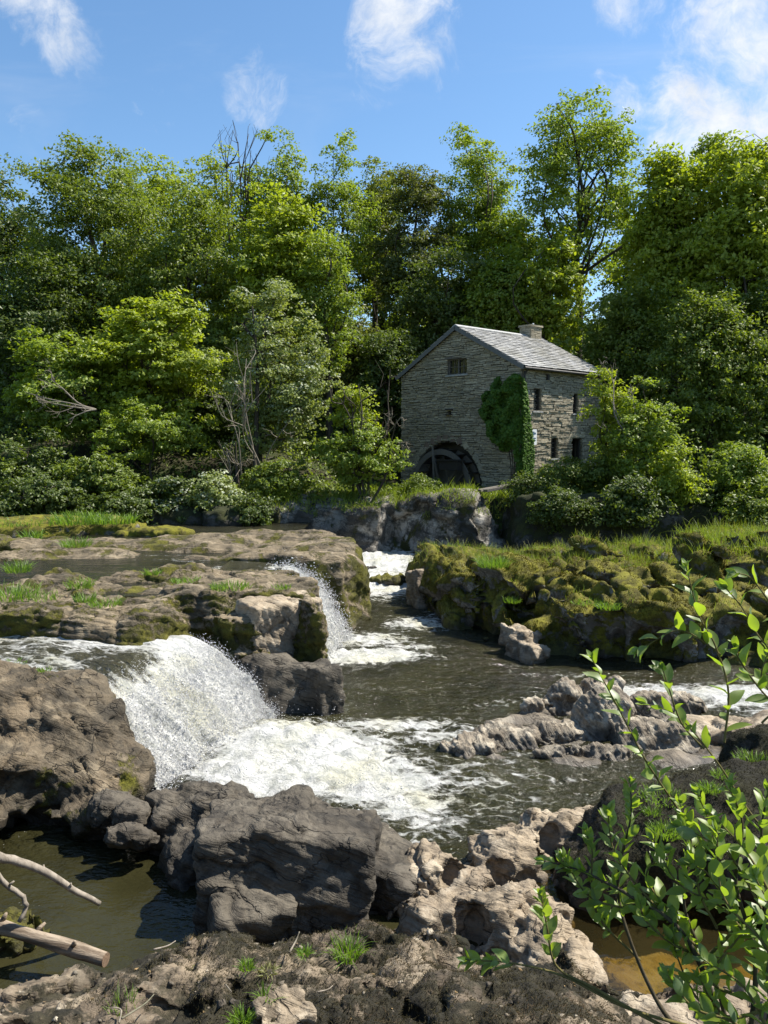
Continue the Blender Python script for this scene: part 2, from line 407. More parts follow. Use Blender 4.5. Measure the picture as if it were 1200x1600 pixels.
    if wetz is not None:
        zz = nd(t, 'ShaderNodeSeparateXYZ', {}, {0: geo.outputs['Position']}).outputs[2]
        wt = sstep(t, mth(t, 'ADD', zz, mth(t, 'MULTIPLY', mth(t, 'SUBTRACT', n1, .5), .3)), wetz[0], wetz[1], 1, 0)
        c = mixc(t, mth(t, 'MULTIPLY', wt, .62), c, tuple(0.35 * x for x in dark))
        rough = mth(t, 'SUBTRACT', rough, mth(t, 'MULTIPLY', wt, .5), clamp=True)
    princ(t, out, c, rough, bump(t, h, bumpd * sz, 1.0), 0.35)
    return m

LEDGE = rock_mat('ledge_rock', (.245, .19, .118), (.155, .122, .076), (.39, .32, .22), (.034, .029, .018), (.055, .052, .009), (.13, .12, .015), dim=.95, moss=.98, bed=(.1, .55, 1), lich=.4, darkamt=.55, wetz=(-.05, .35), mossup=-.5, bumpd=.06, vein=.75)
BOULD = rock_mat('dark_boulder_rock', (.084, .070, .052), (.138, .118, .088), (.28, .245, .19), (.02, .018, .015), (.04, .038, .012), (.06, .055, .014), moss=.1, bed=(.35, .2, 1), lich=.3, darkamt=.5, wetz=(-.02, .3), vein=.9, bumpd=.05)
TAWNY = rock_mat('tawny_rock', (.185, .14, .087), (.105, .084, .055), (.31, .25, .165), (.026, .022, .015), (.09, .082, .012), (.19, .18, .02), dim=.92, moss=.72, bed=(.5, .2, 1), lich=.4, darkamt=.62, wetz=(.05, .5), mossup=-.3, bumpd=.06, vein=.95)
PALE = rock_mat('pale_rock', (.42, .335, .23), (.29, .228, .16), (.60, .51, .38), (.06, .048, .034), (.10, .09, .03), (.14, .12, .04), moss=.1, bed=(.3, .5, 1), lich=.55, darkamt=.48, wetz=(-.03, .16), bumpd=.05)
GREYR = rock_mat('river_rock', (.36, .30, .22), (.22, .18, .13), (.62, .54, .41), (.04, .034, .027), (.07, .065, .02), (.10, .09, .025), moss=.15, bed=(.8, .1, .45), lich=.7, darkamt=.58, wetz=(-.02, .2), vein=.85, bumpd=.05)
MOSSY = rock_mat('mossy_rock', (.20, .18, .15), (.13, .115, .095), (.44, .42, .37), (.022, .02, .014), (.068, .060, .008), (.185, .172, .014), dim=.95, moss=.9, bed=(.6, -.5, .8), lich=.5, darkamt=.62, wetz=(.0, .5), mossup=.9, fuzz=.7)
BANKR = rock_mat('shaded_bank_rock', (.13, .12, .10), (.08, .075, .06), (.25, .24, .21), (.02, .018, .014), (.03, .034, .010), (.055, .06, .014), moss=.85, lich=.3, darkamt=.75, wetz=(.0, .7), sz=1.6)  # darkened mossy rock: the shade under the trees is put into its colour
CLIFF = rock_mat('cliff_rock', (.36, .32, .265), (.25, .225, .185), (.60, .56, .49), (.02, .018, .014), (.045, .045, .010), (.085, .08, .014), moss=.70, bed=(.3, .2, 1), lich=.5, darkamt=.85, wetz=(.0, .7), sz=1.6, mossup=.2)
FORE = rock_mat('foreground_rock', (.27, .21, .14), (.165, .125, .085), (.46, .38, .27), (.04, .034, .025), (.026, .023, .014), (.065, .056, .032), moss=.78, bed=(.2, .6, 1), lich=.5, darkamt=.5, wetz=(-.03, .12), mossup=.3, fuzz=.9)
MOUND = rock_mat('mound_rock', (.10, .08, .06), (.06, .05, .038), (.26, .22, .17), (.02, .017, .013), (.018, .016, .009), (.036, .033, .012), moss=.85, lich=.3, darkamt=.6, wetz=(-.05, .15), mossup=.6, fuzz=.9)

def ground_mat():
    m, t, out = newmat('earth'); P = nd(t, 'ShaderNodeNewGeometry').outputs['Position']
    n1 = noise(t, P, .35, 6, .6); n2 = noise(t, P, 3.0, 8, .7)
    c = mixc(t, sstep(t, n1, .35, .65), (.045, .042, .02), (.05, .075, .018)); c = mixc(t, sstep(t, n2, .4, .7), c, (.03, .024, .014))
    princ(t, out, c, .95, bump(t, n2, .25), .2); return m
EARTH = ground_mat()

def leaf_mat(name, cA, cB, trans=0.45, gloss=0.028, hue=.6, back=None):
    """leaf: diffuse + light through the blade + waxy coat; every leaf has its own shade"""
    m, t, out = newmat(name); geo = nd(t, 'ShaderNodeNewGeometry')
    r = mth(t, 'FRACT', mth(t, 'ADD', geo.outputs['Random Per Island'], mth(t, 'MULTIPLY', nd(t, 'ShaderNodeObjectInfo').outputs['Random'], 3.7)))
    n = noise(t, geo.outputs['Position'], .55, 5, .65)
    f = mth(t, 'ADD', mth(t, 'MULTIPLY', r, hue), mth(t, 'MULTIPLY', lin(t, n, .3, .7), 1 - hue))
    c = mixc(t, f, cA, cB)
    c2 = mixc(t, 1.0, c, (1.35, 1.35, .55), 'MULTIPLY')
    if back is not None: c = mixc(t, geo.outputs['Backfacing'], c, back)
    df = nd(t, 'ShaderNodeBsdfDiffuse', {}, {0: c}).outputs[0]; tr = nd(t, 'ShaderNodeBsdfTranslucent', {}, {0: c2}).outputs[0]
    gl = nd(t, 'ShaderNodeBsdfGlossy', {}, {0: (1, 1, 1), 'Roughness': .5}).outputs[0]
    s1 = nd(t, 'ShaderNodeMixShader', {}, {0: trans, 1: df, 2: tr}).outputs[0]
    pass
    s2 = nd(t, 'ShaderNodeMixShader', {}, {0: gloss, 1: s1, 2: gl}).outputs[0]
    t.links.new(s2, out.inputs[0]); return m
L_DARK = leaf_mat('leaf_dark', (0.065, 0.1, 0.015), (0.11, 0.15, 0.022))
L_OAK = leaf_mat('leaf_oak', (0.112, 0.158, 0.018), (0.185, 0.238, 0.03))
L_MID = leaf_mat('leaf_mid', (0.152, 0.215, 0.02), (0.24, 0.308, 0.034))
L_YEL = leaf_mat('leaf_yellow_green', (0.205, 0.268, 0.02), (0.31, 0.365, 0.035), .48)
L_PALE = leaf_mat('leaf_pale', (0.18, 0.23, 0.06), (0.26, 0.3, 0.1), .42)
L_ALD = leaf_mat('leaf_alder', (0.095, 0.118, 0.028), (0.145, 0.165, 0.036))
L_IVY = leaf_mat('leaf_ivy', (0.045, 0.1, 0.012), (0.09, 0.165, 0.02), .3, .012)
L_FLOW = leaf_mat('white_blossom', (.26, .30, .17), (.42, .44, .32), .3)
L_GRASS = leaf_mat('grass_blade', (0.13, 0.19, 0.02), (0.24, 0.3, 0.04), .45)
L_DRYG = leaf_mat('dry_grass_blade', (.16, .17, .05), (.26, .25, .10), .4)
L_TUFT = leaf_mat('tuft_blade', (0.1, 0.19, 0.018), (0.17, 0.27, 0.035), .5)
L_WIL = leaf_mat('willow_leaf', (0.135, 0.21, 0.024), (0.26, 0.35, 0.038), .62, .05, .75, (.17, .24, .11))
L_MOSSB = leaf_mat('dark_moss_strand', (0.03, 0.027, 0.016), (0.085, 0.074, 0.042), .15, .0)
L_MOSSK = leaf_mat('black_moss_strand', (.016, .014, .008), (.045, .040, .022), .12, .0)
L_MOSSR = leaf_mat('red_moss_strand', (.10, .065, .04), (.17, .125, .075), .15, .0)
L_MOSSO = leaf_mat('olive_moss_strand', (.07, .06, .012), (.13, .11, .02), .25, .0)

def bark_mat(name, a, b, s=1.0):
    m, t, out = newmat(name); P = nd(t, 'ShaderNodeNewGeometry').outputs['Position']
    n = noise(t, scl(t, P, (6 * s, 6 * s, 1.4 * s)), 1.0, 7, .65); n2 = noise(t, P, 1.1, 4)
    c = mixc(t, sstep(t, n, .35, .65), a, b); c = mixc(t, sstep(t, n2, .5, .7, 0, .5), c, (.06, .075, .03))
    princ(t, out, c, .9, bump(t, n, .03 / s), .2); return m
BARK = bark_mat('bark', (.035, .028, .02), (.085, .07, .052))
BOUGH = bark_mat('weathered_bough', (.13, .11, .085), (.24, .21, .165), 3)
BARKP = bark_mat('dead_wood', (.16, .135, .105), (.29, .25, .20), 3)
TWIGM = bark_mat('willow_twig', (.10, .085, .03), (.16, .13, .045), 8)
TWIGD = bark_mat('willow_stem', (.045, .038, .025), (.09, .07, .042), 8)
def log_mat():
    m, t, out = newmat('log_wood'); tc = nd(t, 'ShaderNodeTexCoord').outputs['Object']
    n = noise(t, scl(t, tc, (1.2, 16, 16)), 1.0, 7, .7); n2 = noise(t, tc, 9, 6, .6)
    c = mixc(t, sstep(t, n, .35, .65), (.12, .088, .06), (.33, .265, .195)); c = mixc(t, sstep(t, n2, .55, .7, 0, .6), c, (.12, .085, .06))
    princ(t, out, c, .85, bump(t, n, .02), .2); return m
LOGM = log_mat()
def plain(name, col, rough=.7, spec=.4, var=.3, bs=12.0, metal=0.0):
    m, t, out = newmat(name); P = nd(t, 'ShaderNodeNewGeometry').outputs['Position']
    n = noise(t, P, bs, 6, .65); c = mixc(t, n, tuple(x * (1 - var) for x in col), tuple(min(1, x * (1 + var)) for x in col))
    princ(t, out, c, rough, bump(t, n, .01), spec, Metallic=metal); return m
def stone_mat(name, tones, extra=0.0):
    m, t, out = newmat(name); geo = nd(t, 'ShaderNodeNewGeometry'); P = geo.outputs['Position']
    oi = nd(t, 'ShaderNodeObjectInfo').outputs['Random']
    r = mth(t, 'FRACT', mth(t, 'ADD', mth(t, 'MULTIPLY', oi, 7.31), mth(t, 'MULTIPLY', geo.outputs['Random Per Island'], 5.17)))
    n = noise(t, scl(t, P, (1, 1, 2.2)), 7, 7, .7); n2 = noise(t, P, .7, 5, .6)
    rp = nd(t, 'ShaderNodeValToRGB', {}, {0: r}); e = rp.color_ramp.elements
    while len(e) < len(tones): e.new(.5)
    for i, c in enumerate(tones): e[i].position = i / (len(tones) - 1); e[i].color = tuple(c) + (1,)
    c = mixc(t, sstep(t, n, .4, .68, 0, .65), rp.outputs[0], tuple(.45 * x for x in tones[0]))
    c = mixc(t, sstep(t, n2, .45, .65, 0, .4), c, (.16, .15, .105))
    c = mixc(t, sstep(t, noise(t, P, 4.5, 6, .7), .66, .74, 0, .7), c, (.46, .45, .40))
    princ(t, out, c, .9, bump(t, n, .03), .25); return m
STONE = stone_mat('mill_stone', [(.26, .225, .16), (.39, .34, .245), (.32, .285, .21), (.49, .43, .32), (.41, .35, .24)])
MORT = plain('mortar', (.12, .11, .09), .95, .2)
SLATE = stone_mat('roof_slate', [(.29, .29, .285), (.36, .355, .34), (.40, .395, .375), (.33, .33, .33), (.45, .44, .41)])
BARGE = plain('grey_bargeboard', (.13, .13, .125), .7, .3, .3)
WOODD = plain('dark_timber', (.035, .03, .026), .7, .3, .4)
WOODG = plain('weathered_timber', (.13, .115, .095), .85, .3, .4)
IRON = plain('dark_iron', (.03, .028, .027), .55, .5)
REDST = plain('arch_stone', (.17, .125, .095), .9, .3, .35)
WHITE = plain('sign_white', (.78, .80, .80), .5, .5, .05)
INK = plain('sign_ink', (.05, .11, .17), .6, .4, .1)
LEADM = plain('lead_ridge', (.36, .36, .35), .6, .4, .2)
def glass_mat():
    m, t, out = newmat('window_glass'); P = nd(t, 'ShaderNodeNewGeometry').outputs['Position']
    princ(t, out, (.012, .014, .015), .06, bump(t, noise(t, P, 4, 2), .004), .6); return m
GLASS = glass_mat()

def water_mat(name, deep=(.0165, .0155, .0062), speck=.4, wav=1.0, clear=0.0, tint=(.75, .55, .2), stretch=(1.2, 2.0)):
    m, t, out = newmat(name); geo = nd(t, 'ShaderNodeNewGeometry'); P = geo.outputs['Position']
    fo = nd(t, 'ShaderNodeAttribute', {'attribute_name': 'foam'}).outputs['Fac']
    fl = nd(t, 'ShaderNodeAttribute', {'attribute_name': 'flow'}).outputs['Vector']
    wp = vmth(t, 'ADD', fl, scl(t, nd(t, 'ShaderNodeTexNoise', {}, {'Vector': fl, 'Scale': 2.2, 'Detail': 5, 'Roughness': .6}).outputs[1], (.55, .55, .3)))
    lace = nd(t, 'ShaderNodeTexVoronoi', {'feature': 'DISTANCE_TO_EDGE'}, {'Vector': scl(t, wp, (2.3, 4.2, 1)), 'Scale': 1.0}).outputs['Distance']
    lace2 = nd(t, 'ShaderNodeTexVoronoi', {'feature': 'DISTANCE_TO_EDGE'}, {'Vector': scl(t, wp, (6.5, 11.0, 1)), 'Scale': 1.0}).outputs['Distance']
    nn = noise(t, scl(t, fl, (1.3, 3.2, 1)), 1.5, 9, .68, .6)
    nf = noise(t, scl(t, wp, (stretch[0], stretch[1], 1)), 9, 6, .7)
    v = mth(t, 'ADD', mth(t, 'MULTIPLY', mth(t, 'SUBTRACT', nn, .5), 2.3), mth(t, 'MULTIPLY', mth(t, 'SUBTRACT', nf, .5), .8))
    v = mth(t, 'ADD', v, mth(t, 'MULTIPLY', sstep(t, lace, 0.0, .20, 1, 0), .38))
    v = mth(t, 'ADD', v, mth(t, 'MULTIPLY', sstep(t, lace2, 0.0, .20, 1, 0), .22))
    fm = sstep(t, mth(t, 'ADD', mth(t, 'MULTIPLY', fo, 2.0), v), 1.0, 1.75)
    sp = nd(t, 'ShaderNodeTexVoronoi', {'feature': 'F1'}, {'Vector': P, 'Scale': 17.0, 'Randomness': 1.0}).outputs['Distance']
    spk = mth(t, 'MULTIPLY', sstep(t, sp, .06, .16, 1, 0), sstep(t, noise(t, P, 1.1, 5, .7), .55, .64))  # white foam flecks that also paint in the sun glitter
    fm = mth(t, 'MAXIMUM', fm, mth(t, 'MULTIPLY', spk, speck))
    wh = mth(t, 'ADD', mth(t, 'MULTIPLY', noise(t, scl(t, fl, (1, 1.8, 1)), 2.6, 3, .6, .4), 1.0),
             mth(t, 'ADD', mth(t, 'MULTIPLY', noise(t, scl(t, fl, (1, 1.7, 1)), 8.0, 3, .6, .3), .42), mth(t, 'MULTIPLY', noise(t, fl, 24.0, 2, .5), .13)))
    nw = bump(t, wh, .16 * wav, lin(t, nd(t, 'ShaderNodeSeparateXYZ', {}, {0: P}).outputs[1], 8.2, 9.6, .22, 1.0))
    c = mixc(t, sstep(t, noise(t, P, .5, 3), .35, .65), deep, tuple(1.7 * x for x in deep))
    if clear > 0:
        body = nd(t, 'ShaderNodeBsdfDiffuse', {}, {0: c}).outputs[0]
        tr = nd(t, 'ShaderNodeBsdfTransparent', {}, {0: tint}).outputs[0]
        body = nd(t, 'ShaderNodeMixShader', {}, {0: clear, 1: body, 2: tr}).outputs[0]
        gl = nd(t, 'ShaderNodeBsdfGlossy', {}, {0: (1, 1, 1), 'Roughness': .05, 'Normal': nw}).outputs[0]
        fr = nd(t, 'ShaderNodeFresnel', {}, {0: 1.33, 'Normal': nw}).outputs[0]
        wsh = nd(t, 'ShaderNodeMixShader', {}, {0: fr, 1: body, 2: gl}).outputs[0]
    else:
        wsh = nd(t, 'ShaderNodeBsdfPrincipled', {}, {'Base Color': c, 'Roughness': .09, 'IOR': 1.33, 'Specular IOR Level': .5, 'Normal': nw}).outputs[0]
    fb = bump(t, mth(t, 'ADD', mth(t, 'MULTIPLY', nf, .5), mth(t, 'MULTIPLY', nn, .8)), .1, 1.0)
    fcol = mixc(t, sstep(t, noise(t, fl, .9, 4), .45, .7), (.54, .535, .505), (.52, .50, .38))
    fcol = mixc(t, sstep(t, nf, .48, .70, 0, .6), fcol, (.24, .25, .24))
    fcol = mixc(t, sstep(t, noise(t, scl(t, wp, (stretch[0] * .8, stretch[1] * .8, 1)), 2.6, 7, .66, .8), .47, .62, 0, .55), fcol, (.21, .22, .18))
    fsh = nd(t, 'ShaderNodeBsdfPrincipled', {}, {'Base Color': fcol, 'Roughness': .45, 'Specular IOR Level': .35, 'Normal': fb}).outputs[0]
    s = nd(t, 'ShaderNodeMixShader', {}, {0: fm, 1: wsh, 2: fsh}).outputs[0]
    t.links.new(s, out.inputs[0]); return m
RIVER = water_mat('river_water')
UPPER = water_mat('upper_water', (.016, .015, .009), .25, .6)
FALLW = water_mat('fall_water', (.03, .028, .016), .1, 1.0, stretch=(.45, 3.0))
POOLW = water_mat('pool_water', (.045, .036, .014), .0, .12, .80, (.78, .66, .36))
def spray_mat():
    m, t, out = newmat('spray'); 
    a = nd(t, 'ShaderNodeBsdfDiffuse', {}, {0: (.64, .64, .64)}).outputs[0]; b = nd(t, 'ShaderNodeBsdfTranslucent', {}, {0: (.5, .5, .5)}).outputs[0]
    g = nd(t, 'ShaderNodeBsdfGlossy', {}, {0: (1, 1, 1), 'Roughness': .2}).outputs[0]
    s = nd(t, 'ShaderNodeMixShader', {}, {0: .4, 1: a, 2: b}).outputs[0]; s = nd(t, 'ShaderNodeMixShader', {}, {0: .12, 1: s, 2: g}).outputs[0]
    t.links.new(s, out.inputs[0]); return m
SPRAY = spray_mat()

# ------------------------------------------------------------------ ground and hillside
def hill_z(x, y):
    x = np.asarray(x, float); y = np.asarray(y, float)
    yb = 31.2 + 0.0 * x
    pad = 2.55 + 0.5 * ss(x, 4, 11)
    rise = 0.36 * np.clip(y - 37, 0, None) + 0.16 * np.clip(y - 33, 0, 6)
    left = ss(-x, 2, 7)
    rise = rise * (1 - .25 * left) + left * 0.35 * np.clip(y - 32, 0, 6)
    z = (1.3 * left + pad * (1 - left)) + rise
    z = np.minimum(z, 13.2 + 0.02 * (y - 60) + 0.0 * x)
    # level ground round the mill
    mill = np.exp(-(((x - 5.5) / 8) ** 2 + ((y - 39) / 7) ** 2))
    z = z * (1 - np.clip(1.6 * mill, 0, 1)) + (2.7 + .35 * ss(x, 7, 11)) * np.clip(1.6 * mill, 0, 1)
    # valley floor below the banks
    back = ss(y, 31.3, 32.6)
    z = z * back + (-1.3) * (1 - back)
    # the bank the photographer stands on and the land to the right
    near = ss(3.9 - y, 0, 1.7)
    z = np.maximum(z, -1.3 + near * 4.55 - .0 * y)
    right = ss(x, 13.5, 19) * (1 - back)
    z = np.maximum(z, -1.3 + right * 4.6 + np.clip(x - 19, 0, 60) * .14 * (1 - back))
    lft = ss(-x, 19, 25) * (1 - back)
    z = np.maximum(z, -1.3 + lft * 3.6 + np.clip(-x - 25, 0, 60) * .16 * (1 - back))
    return z
def axis(a, b, fine0, fine1, hf, hc):
    return np.unique(np.concatenate([np.arange(a, fine0, hc), np.arange(fine0, fine1, hf), np.arange(fine1, b + hc, hc)]))
gx = axis(-420, 420, -30, 30, .5, 13); gy = axis(-120, 700, -2, 66, .5, 13)
GX, GY = np.meshgrid(gx, gy, indexing='ij')
GZ = hill_z(GX, GY) + .35 * (fbm(np.stack([GX.ravel() * .25, GY.ravel() * .25, 0 * GX.ravel()], 1), 4, 3).reshape(GX.shape)) * ss(np.maximum(GY - 33, np.abs(GX) - 17), 0, 4)
def grid_faces(nx, ny):
    i = np.arange(nx - 1)[:, None] * ny; j = np.arange(ny - 1)[None]
    return np.stack([i + j, i + ny + j, i + ny + j + 1, i + j + 1], -1).reshape(-1, 4)
tag(link('ground', mesh_np('ground', np.stack([GX, GY, GZ], -1).reshape(-1, 3), grid_faces(len(gx), len(gy)), True, EARTH)), kind='structure')

def top_noise(base, amp, f, seed):
    def fn(X, Y):
        X, Y = np.broadcast_arrays(X, Y); P = np.stack([X.ravel() * f, Y.ravel() * f, np.full(X.size, .37)], 1)
        b = base(X, Y) if callable(base) else base
        return b + amp * fbm(P, 3, seed).reshape(X.shape)
    return fn
def pts(L, z=None):
    return [pz(p[0], p[1], p[2] if len(p) > 2 else z) for p in L]
ROCKS = {}
def rockthing(name, label, cat, fld, mat, disp=None, group=None, origin=None):
    o, V, Q = rock(name, fld, mat, disp, None, origin); tag(o, label, cat, group); ROCKS[name] = (V, Q); return o, V, Q

def boulder(name, label, cat, parts, mat, h=.04, disp=None, lo=None, group=None, cracks=.08, cs=1.5, seed=1, k=.12, low=.10, st=None):
    """parts: ('e'|'b', centre, radii, rz, tx, ty)"""
    C = np.array([p[1] for p in parts]); R = np.array([max(p[2]) for p in parts])
    a = (C - R[:, None]).min(0) - .25; b = (C + R[:, None]).max(0) + .25
    if lo is not None: a[2] = max(a[2], lo)
    f = Field(a, b, h)
    for p in parts:
        q = list(p) + [0, 0, 0]
        d = f.ell(p[1], p[2], q[3], q[4], q[5]) if p[0] == 'e' else f.block(p[1], p[2], q[3], q[4], q[5], rnd=min(p[2]) * .16)
        f.union(d, k)
    s = float(R.max())
    f.roughen(lambda P: low * fbm(P / s * 1.6, 3, seed))
    def dp(V, N):
        w1, w2, wi = worley(V * cs / s + .25 * fbm(V * 1.5 / s, 2, seed)[:, None], seed)
        e = .022 * fbm(V * 3.2 / s ** .6, 4, seed + 3) * s ** .5 - .45 * cracks * np.exp(-(w2 - w1) / .03) + 1.5 * cracks * facet(V * cs / s * 1.15 + .15 * fbm(V / s, 2, seed)[:, None], seed + 7)
        e = e + crease(V, 1.5 / s ** .7, seed + 5, .07 * min(s, 1), .04) + crease(V, 3.5 / s ** .7, seed + 9, .035 * min(s, 1), .05)
        if st: e = e + strata(V, st[0], st[1], st[2], seed, .4)
        return e
    c0 = C.mean(0)
    return rockthing(name, label, cat, f, mat, disp or dp, group, (c0[0], c0[1], 0.0))
# ---- the ledge of rock left of the narrows (between channel and upper river)
polyA = pts([(-420, 1010), (-60, 955), (60, 955), (150, 950), (210, 955), (270, 935), (335, 935), (405, 932), (470, 938), (497, 945), (496, 915), (462, 893), (405, 884), (255, 892), (160, 899), (60, 914), (-80, 912), (-420, 925)], 1.85)
f = Field((-13.5, 12.6, -.5), (-1.0, 19.6, 2.4), .055)
kf = lambda X, Y: (.62 - .48 * ss(X + 0 * Y, -5.0, -3.3))
f.union(f.prism(polyA, top_noise(lambda X, Y: 1.86 + .10 * ss(Y, 15, 17.5) + .12 * ss(-X, 5, 8) + 0 * Y, .22, .55, 4), kf, .22), 0)
f.union(f.ell((-4.5, 14.55, 1.0), (.85, .8, .85), .5, 0, 0, 2.4), .25)
f.union(f.ell((-5.9, 14.7, 1.1), (1.0, .7, .72), -.3), .25)
f.union(f.ell((-2.95, 15.3, .6), (.7, 1.0, 1.2), .35, 0, -.1, 3.2), .2)
f.roughen(lambda P: .17 * fbm(P * np.array([.5, .9, .9]), 3, 21) + .05 * np.abs(pn(P * 1.9, 5)))
def dispA(V, N):
    w1, w2, wi = worley(V * np.array([.55, .8, .6]) + .35 * fbm(V, 2, 3)[:, None], 8)
    side = 1 - np.abs(N[:, 2])
    return (strata(V, (.12, .42, 1), .17, .065, 3, .5) + .035 * fbm(V * 3.1, 4, 7) - .09 * np.exp(-(w2 - w1) / .04) + .10 * facet(V * np.array([.6, .9, .9]), 6) + .05 * side * fbm(V * np.array([3.5, 3.5, .5]), 3, 30) + crease(V, 1.3, 5, .10) + crease(V, 3.0, 9, .05))
LA, VA, QA = rockthing('rock_ledge', 'broad tawny bedrock ledge with green moss beside the white cascade', 'rock ledge', f, LEDGE, dispA)

boulder('ledge_end', 'pale cream bare end of the ledge facing the second fall', 'rock', [('b', (-2.16, 15.34, .60), (.80, .40, 1.26), .70, .06, 0), ('b', (-1.92, 15.9, .5), (.42, .42, 1.2), .9, .08, 0.05), ('e', (-2.6, 15.05, .25), (.4, .38, .9), .5)], PALE, .045, seed=64, cracks=.035, cs=1.2, low=.10, st=((.35, .55, .3), .16, .03))

# ---- the far shelf across the head of the second fall
polyB = pts([(-420, 876), (0, 868), (250, 866), (400, 868), (470, 874), (535, 874), (556, 866), (557, 852), (548, 843), (490, 837), (380, 835), (200, 840), (-420, 846)], 1.9)
f = Field((-20.5, 19.2, -.5), (-.3, 27.0, 2.6), .085)
f.union(f.prism(polyB, top_noise(lambda X, Y: 1.80 + .035 * (Y - 21) + .2 * ss(X + 0 * Y, -5, -1), .16, .4, 14), lambda X, Y: .14 + .5 * ss(-X + 0 * Y, 3, 6), .25), 0)
f.union(f.ell((-1.5, 21.7, .7), (1.1, .9, 1.15), .3, 0, 0, 3), .3)
f.union(f.ell((-3.2, 21.2, .9), (1.5, .6, .95), .1), .3)
f.roughen(lambda P: .18 * fbm(P * np.array([.35, .8, .9]), 3, 44))
LB, VB, QB = rockthing('rock_shelf', 'long flat rock shelf behind the upper falls with a mossy undercut end', 'rock shelf', f, LEDGE,
    lambda V, N: strata(V, (.05, .35, 1), .2, .08, 9, .5) + .05 * fbm(V * 1.9, 4, 3) + .06 * (1 - np.abs(N[:, 2])) * fbm(V * np.array([2.5, 2.5, .5]), 3, 31))

# ---- grassy islets at the far left
for (px, py, Y, rx, ry, rz, lab) in [(45, 832, 27.5, 2.2, 1.4, .55, 'low mossy islet at the left end of the grassy rocks'), (135, 826, 28.0, 1.6, 1.0, .55, 'grass topped islet in the middle of the far islet row'),
        (182, 830, 27.6, .9, .8, .5, 'rounded grey islet rock at the right end of the grassy islets'), (238, 838, 26.8, 1.15, .6, .3, 'small dark mossy hump just past the grassy islets'), (20, 856, 23.2, 1.7, .8, .35, 'flat tan rock in the upper river by the left edge')]:
    p = py_(px, py, Y)
    boulder('islet_rock', lab, 'rock', [('e', (p[0], Y, 1.75), (rx, ry, rz)), ('e', (p[0] + .4 * rx, Y + .1, 1.7), (rx * .7, ry * .9, rz * .85))], LEDGE if py > 850 else MOSSY, .08, seed=int(px) + 3, cracks=.07, lo=1.2)

# ---- cliff under the mill, and the darker bank right of the cleft
def joints(P, rot, sc, seed):
    c, s = math.cos(rot), math.sin(rot); q = np.stack([P[:, 0] * c + P[:, 1] * s, -P[:, 0] * s + P[:, 1] * c, P[:, 2] + .35 * P[:, 0]], 1)
    return worley(q * np.array(sc) + .2 * fbm(P * .8, 2, seed)[:, None], seed)
polyE = [(-5.9, 31.6), (-4.2, 31.0), (-2.6, 31.3), (-1.4, 30.6), (-.2, 30.9), (.4, 31.7), (1.6, 31.0), (3.0, 30.6), (4.5, 30.9), (4.75, 32.0), (4.75, 37), (-6, 37)]
f = Field((-7.2, 29.4, -.6), (5.4, 37.2, 3.6), .10)
f.union(f.prism(polyE, top_noise(lambda X, Y: 2.35 + .22 * ss(Y + 0 * X, 31, 33) - .5 * ss(-X + 0 * Y, 3.6, 6), .2, .5, 6), .16, .3), 0)
f.union(f.ell((3.0, 31.7, 2.45), (1.7, .7, .5), .1), .3)
f.union(f.ell((-3.6, 32.2, 2.2), (1.5, .8, .6), .1), .3)
f.cut(f.block((3.2, 34.0, 2.6), (2.7, .55, 2.0), math.radians(131.3), rnd=.1), 0)
def fE(P):
    w1, w2, wi = joints(P, .4, (.5, .5, .62), 13)
    return .3 * (wi - .5) + .16 * fbm(P * .6, 3, 5)
f.roughen(fE)
LE, VE, QE = rockthing('cliff', 'pale grey jointed rock cliff directly below the stone mill', 'cliff', f, CLIFF,
    lambda V, N: -.12 * np.exp(-(lambda a: a[1] - a[0])(joints(V, .4, (.5, .5, .62), 13)) / .035) + .28 * facet(V * .5, 5) + .05 * fbm(V * 1.7, 4, 3))
polyE2 = [(5.55, 30.3), (7, 29.6), (9, 29.2), (11, 29.5), (14, 29), (18, 29.5), (18, 37), (5.5, 37), (5.4, 32)]
f = Field((4.4, 27.6, -.6), (18.2, 37.2, 3.9), .13)
f.union(f.prism(polyE2, top_noise(2.75, .3, .5, 61), .2, .3), 0)
f.roughen(lambda P: .35 * (joints(P, -.3, (.55, .5, .7), 23)[2] - .5) + .2 * fbm(P * .6, 3, 9))
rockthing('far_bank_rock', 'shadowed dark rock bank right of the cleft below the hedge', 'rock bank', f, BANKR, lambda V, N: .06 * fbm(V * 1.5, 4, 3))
# left far bank: low boulders in the shade of the trees
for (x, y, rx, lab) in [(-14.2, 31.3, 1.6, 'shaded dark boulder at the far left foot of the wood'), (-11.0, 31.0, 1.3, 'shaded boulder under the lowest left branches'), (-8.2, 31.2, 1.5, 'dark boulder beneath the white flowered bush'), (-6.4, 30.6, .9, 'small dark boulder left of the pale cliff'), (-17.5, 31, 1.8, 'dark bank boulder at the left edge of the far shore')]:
    boulder('bank_boulder', lab, 'boulder', [('e', (x, y, 1.75), (rx, .9, .75)), ('e', (x + .6 * rx, y + .3, 1.6), (rx * .7, .8, .7))], BANKR, .12, seed=int(10 * -x))

